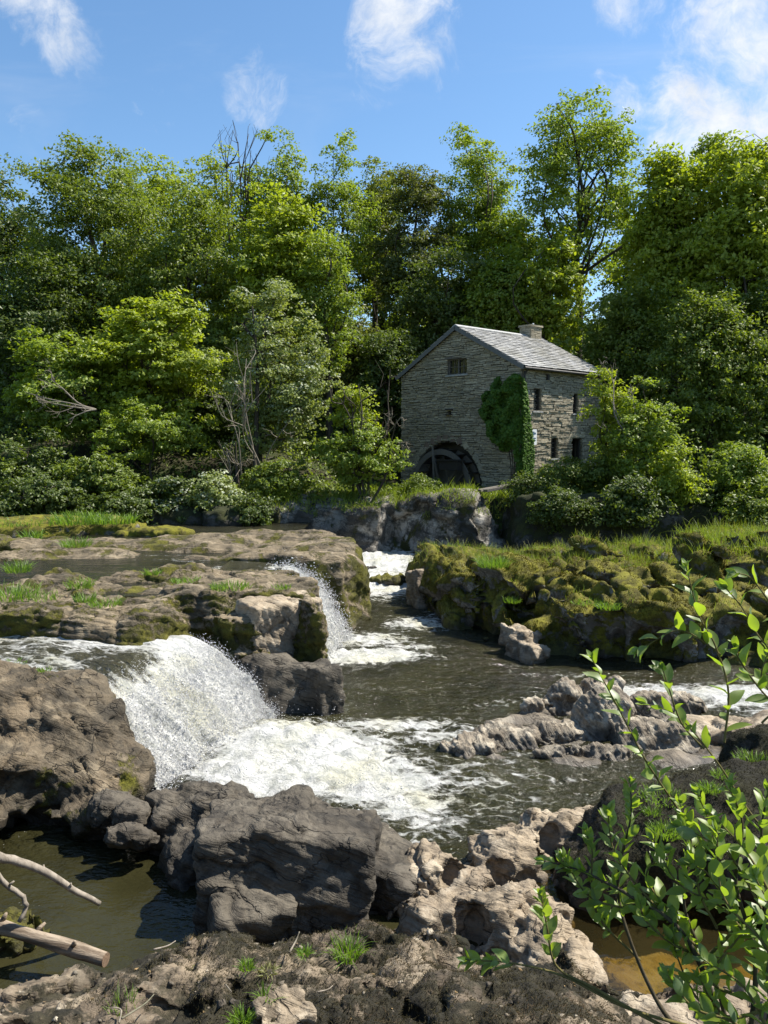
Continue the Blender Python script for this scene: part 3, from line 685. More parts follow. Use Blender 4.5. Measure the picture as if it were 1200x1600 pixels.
# ---- mossy outcrop on the right bank: one mass of jointed, leaning blocks
wl = pts([(632, 915), (640, 940), (690, 985), (730, 1002), (800, 1030), (850, 1045), (905, 1040), (1000, 1052), (1100, 1058), (1260, 1070)], 0.0)
polyF = [(x + .35, y + .55) for x, y in wl] + [(13.5, 18), (14, 27), (1.4, 27)]
f = Field((-.2, 14.6, -.5), (13.8, 27.4, 3.9), .075)
def topF(X, Y):
    X, Y = np.broadcast_arrays(X, Y)
    yw = np.interp(X, [.7, 1.5, 2.1, 2.9, 3.5, 5.5, 8], [24.0, 20.3, 19.3, 17.6, 16.9, 16.6, 16.2]); q = Y - yw
    b = .50 + .34 * np.clip(q, 0, 3.6) - .10 * np.clip(q - 3.6, 0, 9) + .62 * ss(X, 7, 10.5) * ss(q, 1, 3.5) - .25 * ss(-X, -3, -1)
    w1, w2, wi = worley(np.stack([X.ravel() * .62 + .15 * Y.ravel(), Y.ravel() * .62, np.zeros(X.size)], 1), 71)
    return b + .30 * (wi.reshape(X.shape) - .5) + .1 * fbm(np.stack([X.ravel() * .8, Y.ravel() * .8, 0 * X.ravel()], 1), 3, 8).reshape(X.shape)
f.union(f.prism(polyF, topF, .34, .3), 0)
BL = [  # px, py of centre, depth, half sizes, rz, tx, ty
    (690, 915, 22.6, (.5, .55, .7), .5, .1, .35), (725, 935, 21.0, (.38, .9, .75), .55, .15, .45), (765, 950, 19.8, (.42, .9, .8), .5, .1, .4), (800, 975, 18.7, (.35, .8, .6), .5, .1, .45),
    (840, 915, 20.4, (.9, .8, .55), .3, .2, .1), (905, 985, 17.7, (.85, .75, .85), .25, .15, .1), (990, 975, 17.6, (.9, .8, .85), -.2, .2, 0), (960, 930, 19.0, (.95, .7, .6), .4, .2, -.05),
    (1060, 930, 18.8, (.9, .7, .6), 0, .25, .05), (1080, 990, 17.4, (.85, .8, .85), .35, .12, 0), (1160, 985, 17.4, (.9, .8, .9), -.1, .15, .05), (1130, 900, 19.6, (1.2, .7, .8), .1, .2, 0), (890, 890, 21.4, (1.0, .8, .5), .2, .15, 0)]
for (px, py, Y, hf, rz, tx, ty) in BL:
    c = py_(px, py, Y); f.union(f.block(c, hf, rz, tx, ty, .22), .12)
for (px, py, Y, r) in [(955, 915, 18.6, .26), (865, 1000, 17.4, .30), (745, 985, 19.6, .35), (820, 950, 18.9, .3), (1030, 1010, 16.7, .4)]:
    c = py_(px, py, Y); f.cut(f.ell(c, (r, r * 1.2, r)), 0)
def fF(P):
    w1, w2, wi = joints(P, .5, (.62, .42, .55), 33)
    return .14 * fbm(P * .8, 3, 51) + .5 * (wi - .5) * ss(w2 - w1, 0, .06) + .22 * np.exp(-(w2 - w1) / .05)
f.roughen(fF)
LF, VF, QF = rockthing('mossy_outcrop', 'large moss covered outcrop of leaning blocks on the right bank', 'rock outcrop', f, MOSSY,
    lambda V, N: -.16 * np.exp(-(lambda a: a[1] - a[0])(joints(V, .5, (.62, .42, .55), 33)) / .045) + .24 * facet(V * .8, 5) + crease(V, 1.1, 5, .12) + crease(V, 2.6, 9, .06) + .05 * fbm(V * 2.4, 4, 3) + .03 * fbm(V * 7, 2, 4))
def at0(px, py, z=0.0): x, y = pz(px, py, z); return x, y
x, y = at0(828, 1036); boulder('pale_block', 'pale squared block jutting from the mossy outcrop at the waterline', 'rock', [('b', (x, y + .35, .14), (.30, .45, .26), .55, .1, .18), ('b', (x - .12, y + .8, .34), (.28, .4, .26), .6, .1, .2)], PALE, .04, seed=9, low=.05, cracks=.05)
x, y = at0(662, 942); boulder('pale_slab', 'whitish bare slab at the left tip of the mossy outcrop', 'rock', [('b', (x + .1, y - .15, .30), (.55, .4, .72), .4, -.35, .15), ('b', (x + .85, y - .5, .55), (.16, .6, .85), .6, -.1, .3)], PALE, .05, seed=19, low=.06, cracks=.04)
x, y = at0(612, 914); boulder('rapid_stone', 'brown mossy stone breaking the far rapids', 'rock', [('e', (x, y, .05), (.55, .35, .3)), ('e', (x - .6, y + .2, 0), (.35, .3, .22))], MOSSY, .05, seed=29)
x, y = at0(585, 905); boulder('rapid_stone', 'dark flat stone in the whitest part of the far rapids', 'rock', [('e', (x - .3, y + .6, .1), (.5, .3, .25))], BOULD, .05, seed=30)

# ---- left foreground mass and its stones
f = Field((-8.2, 8.2, -.4), (-2.75, 12.6, 2.4), .04)
for (c, r, rz, p) in [((-5.35, 10.75, .75), (1.35, 1.0, 1.0), .2, 2.6), ((-4.6, 10.65, .55), (.85, .8, .76), .1, 2.5), ((-3.95, 10.3, .25), (.52, .52, .52), -.2, 2.4), ((-6.9, 10.4, .8), (1.2, 1.3, 1.1), 0, 2.6),
                      ((-4.95, 9.75, .62), (.72, .5, .55), .3, 2.8), ((-5.6, 9.3, .25), (.85, .55, .75), .2, 2.6), ((-4.3, 9.95, .42), (.7, .45, .4), .1, 2.5)]:
    f.union(f.ell(c, r, rz, 0, 0, p), .16)
f.union(f.block((-4.0, 9.75, .12), (.7, .45, .28), .12, .1, 0, .12), .1)
f.cut(f.ell((-4.35, 9.05, .02), (.75, .5, .26)), 0); f.cut(f.ell((-4.95, 9.1, .78), (.36, .22, .2)), 0)
f.roughen(lambda P: .16 * fbm(P * np.array([.9, .9, 1.2]), 3, 77))
def dispG(V, N):
    w1, w2, wi = worley(V * np.array([1.0, 1.1, 1.2]) + .3 * fbm(V * 1.3, 2, 3)[:, None], 18)
    return strata(V, (.75, -.1, .8), .11, .032, 5, .6) + .035 * fbm(V * 3.4, 4, 7) - .04 * np.exp(-(w2 - w1) / .04) + .13 * facet(V * 1.1, 3) + crease(V, 1.6, 5, .09) + crease(V, 4.0, 9, .04) + .018 * fbm(V * 9, 3, 8)
LG, VG, QG = rockthing('banded_rock', 'big banded brown rock mass with yellow moss at the left edge', 'rock', f, TAWNY, dispG)
for (px, py, r, lab, nm) in [(178, 1250, (.26, .22, .2), 'rounded grey stone wedged under the banded rock', 'wedged_stone'), (208, 1262, (.2, .2, .2), 'smaller grey stone beside the rounded wedged stone', 'wedged_stone'),
                             (200, 1288, (.24, .13, .1), 'flat dark slab stone leaning below the wedged stones', 'slab_stone')]:
    x, y = at0(px, py, .5); boulder(nm, lab, 'stone', [('e', (x, y - .1, .42), r, .3, 0, .2), ('e', (x + .05, y, .3), tuple(.9 * q for q in r))], BOULD, .025, seed=px, low=.03, cracks=.03)
boulder('shadow_rock', 'black wet rock between the banded rock and the big boulder', 'rock', [('e', (-2.55, 9.3, .15), (.5, .42, .48), .2), ('e', (-2.1, 9.3, .2), (.5, .4, .44), 0), ('e', (-2.15, 8.8, 0.0), (.45, .55, .42))], BOULD, .035, seed=41, low=.08, cracks=.06)

# ---- the big dark boulder
boulder('big_boulder', 'big dark cracked boulder in front of the white pool', 'boulder',
    [('b', (-1.4, 8.15, .12), (.60, .70, .78), .12, -.16, -.05), ('b', (-.72, 8.05, .08), (.58, .66, .76), -.08, -.2, .10), ('b', (-.15, 8.3, -.10), (.42, .56, .56), -.3, -.15, .42), ('b', (-1.35, 7.55, -.05), (.4, .3, .5), .25, .3, 0), ('e', (.05, 8.3, -.2), (.4, .42, .42), .2)],
    BOULD, .026, seed=52, cracks=.045, cs=.9, low=.035, k=.03, st=((.3, .25, 1), .19, .012))
# ---- wedge at the foot of the ledge
boulder('wedge_rock', 'smooth wet wedge shaped rock below the ledge with a pale end', 'boulder',
    [('b', (-1.75, 14.15, .32), (.60, .4, .50), .15, -.25, .05), ('b', (-1.12, 14.0, .34), (.26, .40, .52), .5, -.1, -.05), ('e', (-2.2, 14.3, .5), (.6, .4, .5))], BOULD, .04, seed=61, cracks=.0, low=.06)

# ---- mid stream rocks (right)
MR = [(880, 1098, .35, .22, .36, 'knobbly grey rock at the upper left of the midstream group', .3), (940, 1092, .42, .24, .34, 'ribbed grey rock behind the tallest midstream rock', .2), (835, 1110, .26, .16, .18, 'small detached rock left of the midstream group', .1),
      (950, 1128, .46, .36, .5, 'tallest rounded midstream rock with dark bands', .2), (870, 1145, .42, .24, .16, 'low flat pale rock in front of the rounded midstream rocks', .1), (800, 1152, .5, .28, .17, 'low brown rock at the left of the midstream group', -.1),
      (735, 1165, .42, .24, .14, 'flat mossy rock tip at the far left of the midstream group', 0), (1010, 1150, .5, .34, .24, 'smooth pale rock right of the tallest midstream rock', 0), (1060, 1155, .4, .3, .25, 'pale rounded rock near the right end of the midstream group', .4), (1045, 1110, .6, .26, .3, 'dark rock partly hidden by the willow sprigs midstream', .1),
      (870, 1178, .3, .1, .09, 'long narrow pale stone at the front edge of the midstream group', 0), (945, 1178, .34, .1, .1, 'flat pale stone front right of the midstream group', 0)]
for i, (px, py, rx, ry, rz, lab, rot) in enumerate(MR):
    x, y = at0(px, py, rz * .4)
    boulder('midstream_rock', lab, 'rock', [('e', (x, y, rz * .35), (rx, ry, rz * 1.25), rot), ('e', (x + .5 * rx * (-1) ** i, y + .12, rz * .25), (rx * .7, ry * .9, rz), rot + .4), ('e', (x, y - .1, -.1), (rx * 1.1, ry, .2), rot)], GREYR, .03, seed=100 + i, low=.07, cracks=.025, cs=1.3, st=((.8, .1, .45), .11, .026))
x, y = at0(1150, 1155)
boulder('pale_bank_slab', 'long pale slab along the right channel below the willow sprig', 'rock', [('b', (x + .2, y + .1, .06), (1.1, .32, .2), .05, .06, 0), ('e', (x + 1.2, y - .1, .1), (.9, .5, .3)), ('e', (x - .8, y + .1, 0.02), (.5, .3, .18))], PALE, .04, seed=131, low=.08)
polyS = pts([(690, 1175), (720, 1135), (830, 1115), (960, 1110), (1100, 1120), (1250, 1140), (1250, 1200), (900, 1200), (800, 1190)], 0)
f = Field((.2, 10.8, -.6), (7.4, 14.2, .5), .06); f.union(f.prism(polyS, top_noise(.0, .12, 1.2, 5), 1.2, .2), 0)
f.roughen(lambda P: .1 * fbm(P * 1.6, 3, 3)); rockthing('rock_bar', 'wet brown rock bar just breaking the water round the midstream rocks', 'rock', f, GREYR, lambda V, N: .03 * fbm(V * 4, 4, 3))

# ---- pale eroded rock, right foreground
polyK = pts([(960, 1262), (900, 1264), (850, 1272), (790, 1288), (735, 1312), (668, 1345), (640, 1390), (636, 1430), (660, 1455), (700, 1470), (745, 1480), (800, 1500), (850, 1520), (905, 1518), (912, 1475), (870, 1448), (868, 1408), (905, 1360), (1000, 1310)], .3)
f = Field((-.1, 5.8, -.45), (3.6, 10.0, .95), .03)
def topK(X, Y):
    X, Y = np.broadcast_arrays(X, Y); P = np.stack([X.ravel(), Y.ravel(), 0 * X.ravel()], 1)
    w1, w2, wi = worley(P * 1.35 + .35 * fbm(P * 1.2, 2, 3)[:, None], 5)
    e = (.20 + .03 * (Y.ravel() - 7) + .34 * fbm(P * .95, 3, 12) + .16 * (wi - .4) * ss(w2 - w1, 0, .25) - .26 * np.exp(-(w2 - w1) / .09))
    return e.reshape(X.shape)
f.union(f.prism(polyK, topK, .9, .12), 0)
for (px, py, r, z) in [(665, 1365, (.26, .42, .34), .12), (705, 1425, (.27, .25, .3), .08), (790, 1330, (.42, .34, .28), .2), (790, 1425, (.62, .30, .34), .12), (880, 1285, (.6, .3, .22), .18), (850, 1485, (.35, .25, .2), .1), (740, 1385, (.25, .3, .26), .12)]:
    x, y = at0(px, py, z + .1); f.union(f.ell((x, y, z), r, .4), .1)
for (px, py, r) in [(706, 1366, .13), (722, 1388, .09), (783, 1362, .12), (765, 1388, .10), (690, 1400, .09), (800, 1405, .12), (742, 1440, .13), (840, 1330, .12), (760, 1330, .10), (822, 1372, .1), (860, 1310, .1), (720, 1455, .12), (680, 1352, .07), (648, 1402, .08)]:
    x, y = at0(px, py, .28); f.cut(f.ell((x, y, .26), (r * 1.5, r, r * 1.3), px * .1), 0)
f.roughen(lambda P: .08 * fbm(P * 2.4, 3, 87))
def dispK(V, N):
    w1, w2, wi = worley(V * 2.6 + .3 * fbm(V * 2, 2, 3)[:, None], 28); w3, w4, _ = worley(V * 7.5, 4)
    return strata(V, (.3, .5, 1), .09, .022, 4, .5) + .03 * fbm(V * 4.5, 4, 7) - .03 * np.exp(-(w2 - w1) / .04) + .06 * facet(V * 2.3, 4) - .03 * ss(.3 - w3, 0, .2) + crease(V, 2.0, 5, .10, .06) + crease(V, 4.5, 9, .05)
LK, VK, QK = rockthing('eroded_rock', 'pale potholed rock sloping into the pool at lower right', 'rock', f, PALE, dispK)

# ---- dark moss mound at the right
f = Field((1.6, 6.3, -.4), (7.2, 11.2, 1.75), .04)
for (c, r, rz) in [((3.35, 8.35, .15), (1.15, .85, .85), .15), ((4.5, 8.3, .3), (1.2, .9, .9), 0), ((2.55, 8.2, .05), (.6, .55, .5), .2), ((4.2, 9.4, .1), (1.2, .6, .55), 0), ((5.6, 9.9, .3), (1.0, .8, .75), 0), ((6.2, 8.6, .4), (1.0, 1.2, 1.0), 0)]:
    f.union(f.ell(c, r, rz), .2)
f.cut(f.ell((3.4, 7.35, -.05), (1.3, .5, .3)), 0)
f.roughen(lambda P: .14 * fbm(P * 1.3, 3, 97))
LM, VM, QM = rockthing('moss_mound', 'black mossy rock mound with bright grass tufts behind the willow', 'rock', f, MOUND, lambda V, N: .05 * fbm(V * 3, 4, 3) + .025 * fbm(V * 11, 3, 4))

# ---- foreground platform
rim = pts([(-60, 1560, .25), (20, 1548, .25), (130, 1512, .25), (210, 1488, .3), (300, 1462, .38), (380, 1442, .4), (470, 1432, .4), (600, 1440, .35), (655, 1462, .3), (720, 1500, .3), (800, 1530, .3), (880, 1548, .3), (950, 1580, .3), (1010, 1560, .35), (1080, 1530, .35), (1180, 1505, .4), (1300, 1490, .4)])
polyN = [(x, y - .12) for x, y in rim] + [(6.5, 2.2), (-5.5, 2.2)]
f = Field((-4.6, 3.3, -.4), (4.8, 7.4, 2.6), .032)
def topN(X, Y):
    X, Y = np.broadcast_arrays(X, Y); P = np.stack([X.ravel(), Y.ravel(), 0 * X.ravel()], 1)
    w1, w2, wi = worley(P * 1.5 + .3 * fbm(P * 1.3, 2, 3)[:, None], 15)
    e = .38 + .30 * np.clip(6.9 - Y.ravel(), 0, 9) - .2 * ss(X.ravel(), 1.2, 2.2) * ss(Y.ravel(), 4.2, 5.2) - .26 * ss(-X.ravel(), 1.9, 2.7) * ss(Y.ravel(), 5.0, 5.8) + .18 * fbm(P * 1.1, 3, 12) + .13 * (wi - .5)
    return e.reshape(X.shape)
f.union(f.prism(polyN, topN, .5, .15), 0)
f.roughen(lambda P: .07 * fbm(P * 1.7, 3, 107))
def dispN(V, N):
    w1, w2, wi = worley(V * 2.2 + .3 * fbm(V * 2, 2, 3)[:, None], 38)
    return strata(V, (.25, .6, 1), .12, .03, 4, .6) + .04 * fbm(V * 4, 4, 7) - .03 * np.exp(-(w2 - w1) / .05) + .07 * facet(V * 1.9, 4) + crease(V, 1.8, 5, .08) + crease(V, 4.5, 9, .04) + .02 * fbm(V * 13, 2, 9)
LN, VN, QN = rockthing('foreground_rock', 'rough rock platform with black moss along the bottom edge', 'rock', f, FORE, dispN)
x, y = at0(22, 1475); boulder('green_stone', 'green mossy stone under the fallen log at the left edge', 'stone', [('e', (x - .1, y, .02), (.36, .26, .24)), ('e', (x - .5, y, .05), (.4, .3, .25))], MOSSY, .03, seed=200)
x, y = at0(440, 1590, .85); boulder('grey_stone', 'pale grey pointed stone at the bottom beside the moss', 'stone', [('b', (x, y, .84), (.2, .14, .12), .6, .25, .1)], PALE, .02, seed=201, low=.03, cracks=.03)
x, y = at0(690, 1500, .3); boulder('fuzzy_stone', 'rounded olive mossy stone below the potholed rock', 'stone', [('e', (x, y, .24), (.28, .24, .2)), ('e', (x - .35, y + .02, .24), (.24, .22, .2))], MOUND, .025, seed=202, low=.05)
x, y = at0(1100, 1590, .5); boulder('pale_bank_stone', 'pale rough stone at the foot of the willow stems', 'stone', [('e', (x, y - .1, .35), (.75, .45, .36), .2), ('e', (x - .5, y + .1, .2), (.45, .35, .3), .2)], PALE, .03, seed=203, low=.08)

# ------------------------------------------------------------------ water
def in_poly(poly, x, y):
    return poly_sd(poly, np.asarray(x), np.asarray(y)) < 0
POOLPOLY = pts([(800, 1395), (860, 1365), (1000, 1350), (1330, 1370), (1330, 1660), (980, 1640), (870, 1570), (845, 1500), (905, 1480), (860, 1440)], 0.05)
FOAM = [  # px, py, rx, ry, rot, amount   (white water on the lower river)
    (460, 1180, 1.5, 1.05, -.25, 1.1), (560, 1215, 1.25, .9, -.5, .82), (400, 1215, 1.0, .7, 0, 1.15), (640, 1262, .75, .6, -.5, .62), (700, 1150, 1.3, .42, .25, .52), (760, 1260, 1.4, .9, 0, .27), (660, 1230, 1.3, 1.2, 0, .40), (820, 1150, 1.6, .5, .2, .24), (600, 1135, 1.6, .4, .1, .62),
    (660, 1310, .8, .35, .3, .45), (750, 1225, 1.1, .3, -.1, .40), (845, 1215, .8, .1, -.2, .46), (780, 1098, 1.1, .3, .35, .36), (850, 1245, 1.0, .2, .1, .3), (560, 1026, 1.35, .55, .1, 1.15), (570, 1000, 1.3, .7, .0, .7), (640, 1012, 1.0, .25, .1, .62),
    (655, 975, 1.1, 1.0, .2, .62), (640, 1030, 1.3, .22, .1, .42), (690, 955, .6, 1.0, 0, .55), (600, 915, 1.6, 2.4, 0, .8), (590, 893, 1.8, 2.4, 0, .9), (560, 890, 1.0, 2, 0, .6), (985, 1085, 1.7, .5, -.05, .72), (1110, 1098, 1.6, .6, 0, .75), (1210, 1110, 1.2, .7, 0, .7), (900, 1056, 1.6, .25, -.1, .33), (760, 1040, 1.8, .22, -.05, .22),
    (880, 1195, 1.6, .35, 0, .2), (700, 1200, 2.4, 1.4, 0, .34), (620, 1080, 1.6, .5, 0, .25), (60, 1440, .8, .4, .3, .12)]
def foam_at(x, y):
    s = np.zeros(np.shape(x))
    for (px, py, rx, ry, rot, a) in FOAM:
        cx, cy = pz(px, py, 0); c, q = math.cos(rot), math.sin(rot)
        u = ((x - cx) * c + (y - cy) * q) / rx; v = (-(x - cx) * q + (y - cy) * c) / ry
        s = np.maximum(s, a * np.exp(-.8 * (u * u + v * v))) + .12 * a * np.exp(-.8 * (u * u + v * v))
    return s
def water_grid(name, xs, ys, mat, zfn, foamfn, cut=None, kind='structure', flowrot=0.0):
    X, Y = np.meshgrid(xs, ys, indexing='ij'); x, y = X.ravel(), Y.ravel()
    fo = foamfn(x, y); z = zfn(x, y, fo); Q = grid_faces(len(xs), len(ys))
    if cut is not None:
        m = cut(x, y); Q = Q[~m[Q].all(1)]
    me = mesh_np(name, np.stack([x, y, z], 1), Q, True, mat); attr(me, 'foam', fo)
    c, s = math.cos(flowrot), math.sin(flowrot)
    attr2(me, 'flow', np.stack([x * c + y * s, -x * s + y * c, np.zeros_like(x)], 1))
    return tag(link(name, me), kind=kind)
ys = 5.0 * np.exp(np.arange(0, 320) * .006); ys = ys[ys < 33]
xs = np.concatenate([np.arange(-9, 6.5, .055), np.arange(6.5, 15, .12)])
def zriver(x, y, fo):
    P = np.stack([x * .9, y * 1.5, 0 * x], 1)
    lively = .25 + .75 * ss(y, 8.5, 11)
    a = .035 * fbm(P, 3, 3) * lively + .012 * fbm(P * 4.2, 2, 5) * lively
    b = np.clip(fo, 0, 1.1) * (.17 * np.abs(fbm(P * 1.9, 4, 9)) + .03 * fbm(P * 7, 2, 10))
    h = .22 * np.exp(-(((x - pz(430, 1170, 0)[0]) / 1.1) ** 2 + ((y - pz(430, 1170, 0)[1]) / 1.3) ** 2))      # the boil at the foot of the fall
    far = .55 * ss(y, 25.5, 31)                                                                                 # the rapids come down from the gorge
    right = .22 * ss(x, 4.3, 7.5) * ss(y, 12.2, 14.2)
    return a + b + h + far + right
water_grid('river', xs, ys, RIVER, zriver, foam_at, lambda x, y: in_poly(POOLPOLY, x, y), flowrot=-.12)

xs = np.arange(-21, -2.55, .12); ys = np.arange(16.0, 31.8, .10)
def fo_up(x, y):
    a = np.zeros_like(x)
    for (px, py, rx, ry, am) in [(400, 887, 1.3, .3, .75), (300, 876, 2.6, .5, .36), (370, 889, 1.0, .25, .6), (250, 868, 3.0, .5, .28)]:
        cx, cy = pz(px, py, 1.72); a = np.maximum(a, am * np.exp(-(((x - cx) / rx) ** 2 + ((y - cy) / ry) ** 2)))
    return a
water_grid('upper_river', xs, ys, UPPER, lambda x, y, fo: 1.74 + .02 * fbm(np.stack([x * .8, y * 1.6, 0 * x], 1), 3, 3), fo_up, lambda x, y: (x > -2.9) & ((y < 17.6) | (y > 21)) | (y > 25.5) & (x > -3.0))

def fall(name, L, R, ns, nt, mat, foamfn, dispfn, seed, lab):
    Ls, Rs = spline(L, ns), spline(R, ns); tt = np.linspace(0, 1, nt)
    V = Ls[:, None] * (1 - tt)[None, :, None] + Rs[:, None] * tt[None, :, None]
    s = np.linspace(0, 1, ns)[:, None] + 0 * tt[None]; T = tt[None] + 0 * s
    arc = np.concatenate([[0], np.cumsum(np.linalg.norm(np.diff((Ls + Rs) / 2, axis=0), axis=1))])[:, None] + 0 * T
    wid = T * np.linalg.norm(Ls.mean(0) - Rs.mean(0))
    V = V.reshape(-1, 3); Q = grid_faces(ns, nt)[:, ::-1]; N = vnormals(V, Q)
    if N[:, 2].mean() < 0: N = -N; Q = Q[:, ::-1]
    fl = np.stack([arc.ravel(), wid.ravel(), 0 * wid.ravel()], 1)
    fo = foamfn(s.ravel(), T.ravel(), fl); V = V + N * dispfn(V, s.ravel(), T.ravel(), fl)[:, None]
    me = mesh_np(name, V, Q, True, mat); attr(me, 'foam', fo); attr2(me, 'flow', fl * np.array([1.0, 1.0, 1]))
    o = tag(link(name, me), kind='structure'); return V, N, s.ravel(), T.ravel(), fo
# main cascade: runs in from the left, drops to the right
Lp = [(-13, 12.0, 1.45), (-8, 11.9, 1.40), (-6.2, 11.9, 1.36), (-5.2, 11.6, 1.30), (-4.65, 11.25, 1.08), (-4.05, 10.95, .60), (-3.35, 10.65, .10), (-2.9, 10.2, -.1)]
Rp = [(-13, 15.2, 1.50), (-8, 15.2, 1.44), (-6.2, 15.0, 1.40), (-4.6, 14.6, 1.34), (-3.5, 14.25, 1.27), (-2.75, 13.95, .92), (-2.2, 13.6, .35), (-1.75, 13.2, -.1)]
def fo_main(s, T, fl):
    n = fbm(np.stack([fl[:, 0] * .7, fl[:, 1] * 1.5, 0 * s], 1), 3, 3)
    slope = ss(s + .05 * n, .53 + .05 * np.exp(-((T - .5) / .3) ** 2), .68)
    lip = .46 + .45 * ss(T, .50, .8) * ss(s, .12, .34) + .25 * ss(1 - T, .75, .95) * ss(s, .3, .42) - .30 * np.exp(-((s - .50) / .07) ** 2 - ((T - .48) / .26) ** 2)
    return np.clip(lip * (1 - slope) + slope * (1.05 + .12 * n), 0, 1.25)
def di_main(V, s, T, fl):
    a = ss(s, .55, .72)
    P = np.stack([fl[:, 0] * 1.1, fl[:, 1] * 2.4, 0 * s], 1)
    return (.05 * fbm(P, 3, 3) * (1 - a) + a * (.11 * fbm(P * 1.3 + V * .6, 4, 9) + .05 * np.abs(pn(V * 9, 3)) + .035 * np.abs(pn(V * 19, 5)) - .05)
            + .03 * np.exp(-((s - .52) / .05) ** 2))
MV, MN, MS, MT, MF = fall('waterfall', Lp, Rp, 300, 150, FALLW, fo_main, di_main, 1, '')
Ln = [(-4.2, 17.7, 1.76), (-3.0, 17.75, 1.74), (-2.35, 17.7, 1.62), (-1.85, 17.5, 1.2), (-1.55, 17.25, .55), (-1.35, 17.1, -.08)]
Rn = [(-4.2, 20.9, 1.78), (-3.2, 20.8, 1.76), (-2.3, 20.5, 1.64), (-1.7, 20.1, 1.15), (-1.25, 19.6, .5), (-.95, 19.2, -.08)]
F2 = fall('waterfall', Ln, Rn, 110, 90, FALLW, lambda s, T, fl: np.clip(.15 + .85 * ss(s, .12, .4) + .15 * fbm(fl * 1.4, 2, 3), 0, 1.15),
          lambda V, s, T, fl: ss(s, .2, .5) * (.10 * fbm(V * np.array([1.5, 2.6, 1]), 3, 9) + .04 * np.abs(pn(V * 8, 3))), 2, '')
# amber pool: bed and clear sheet
def bedmat():
    m, t, out = newmat('pool_bed'); P = nd(t, 'ShaderNodeNewGeometry').outputs['Position']
    n = noise(t, P, 2.2, 7, .65, .5); n2 = noise(t, P, 9, 6, .65)
    c = mixc(t, sstep(t, n, .42, .6), (.22, .175, .06), (.27, .24, .17)); c = mixc(t, sstep(t, n2, .5, .68, 0, .7), c, (.10, .075, .02))
    princ(t, out, c, .9, bump(t, n2, .03), .2); return m
xs = np.arange(.9, 6.5, .06); ys = np.arange(5.4, 8.8, .06)
X, Y = np.meshgrid(xs, ys, indexing='ij'); x, y = X.ravel(), Y.ravel()
zb = -.22 + .08 * fbm(np.stack([x * 1.6, y * 1.6, 0 * x], 1), 4, 5) + .10 * ss(6.9 - y - .35 * (x - 2), 0, .5)
Q = grid_faces(len(xs), len(ys)); m = in_poly(POOLPOLY, x, y) | (poly_sd(POOLPOLY, x, y) < .25); Q = Q[m[Q].all(1)]
tag(link('pool_bed', mesh_np('pool_bed', np.stack([x, y, zb], 1), Q, True, bedmat())), kind='structure')
m = poly_sd(POOLPOLY, x, y) < .12; Q = grid_faces(len(xs), len(ys)); Q = Q[m[Q].all(1)]
me = mesh_np('pool', np.stack([x, y, np.full(len(x), .07)], 1), Q, True, POOLW); attr(me, 'foam', 0 * x); attr2(me, 'flow', np.stack([x, y, 0 * x], 1))
tag(link('pool', me), kind='structure')

# spray: drops thrown off the cascades
OCT = np.array([[1, 0, 0], [-1, 0, 0], [0, 1, 0], [0, -1, 0], [0, 0, 1], [0, 0, -1]], float)
OCF = np.array([[0, 2, 4], [2, 1, 4], [1, 3, 4], [3, 0, 4], [2, 0, 5], [1, 2, 5], [3, 1, 5], [0, 3, 5]])
def drops(name, P, r, lab):
    S = r[:, None, None] * (OCT[None] * rng.uniform(.6, 1.5, (len(P), 1, 3)))
    V = (P[:, None] + S).reshape(-1, 3); F = (OCF[None] + 6 * np.arange(len(P))[:, None, None]).reshape(-1, 3)
    tag(link(name, mesh_np(name, V, F, True, SPRAY)), lab, kind='stuff')
def pick(V, wgt, n):
    return rng.choice(len(V), n, p=wgt / wgt.sum())
wg = ss(MS, .52, .7) * (.7 + .5 * ss(MT, .8, 1.0) + .4 * ss(1 - MT, .82, 1)) * ss(1.0 - MS, -.05, .1)
i = pick(MV, wg, 42000); out = rng.gamma(1.3, .022, len(i))
P = MV[i] + MN[i] * out[:, None] + rng.normal(0, .035, (len(i), 3)) + out[:, None] * np.array([.8, -.3, .2])
drops('spray', P, rng.gamma(2.5, .0015, len(i)) + .002, 'white spray flying off the main cascade')
n = 2500; c = np.array([pz(430, 1165, 0), pz(330, 1222, 0), pz(510, 1170, 0), pz(560, 1240, 0)]); q = c[rng.integers(0, 4, n)]
P = np.stack([q[:, 0] + rng.normal(0, .6, n), q[:, 1] + rng.normal(0, .5, n), .08 + rng.gamma(1.3, .10, n)], 1)
drops('spray', P, rng.gamma(2.5, .0014, n) + .002, 'fine spray over the white pool')
i = pick(F2[0], ss(F2[2], .2, .45) * (.4 + ss(F2[3], .7, 1)), 12000); out = rng.gamma(1.4, .04, len(i))
P = F2[0][i] + F2[1][i] * out[:, None] + rng.normal(0, .05, (len(i), 3)) + out[:, None] * np.array([.5, -.3, .2])
drops('spray', P, rng.gamma(2.5, .0025, len(i)) + .003, 'white spray on the second fall beyond the ledge')

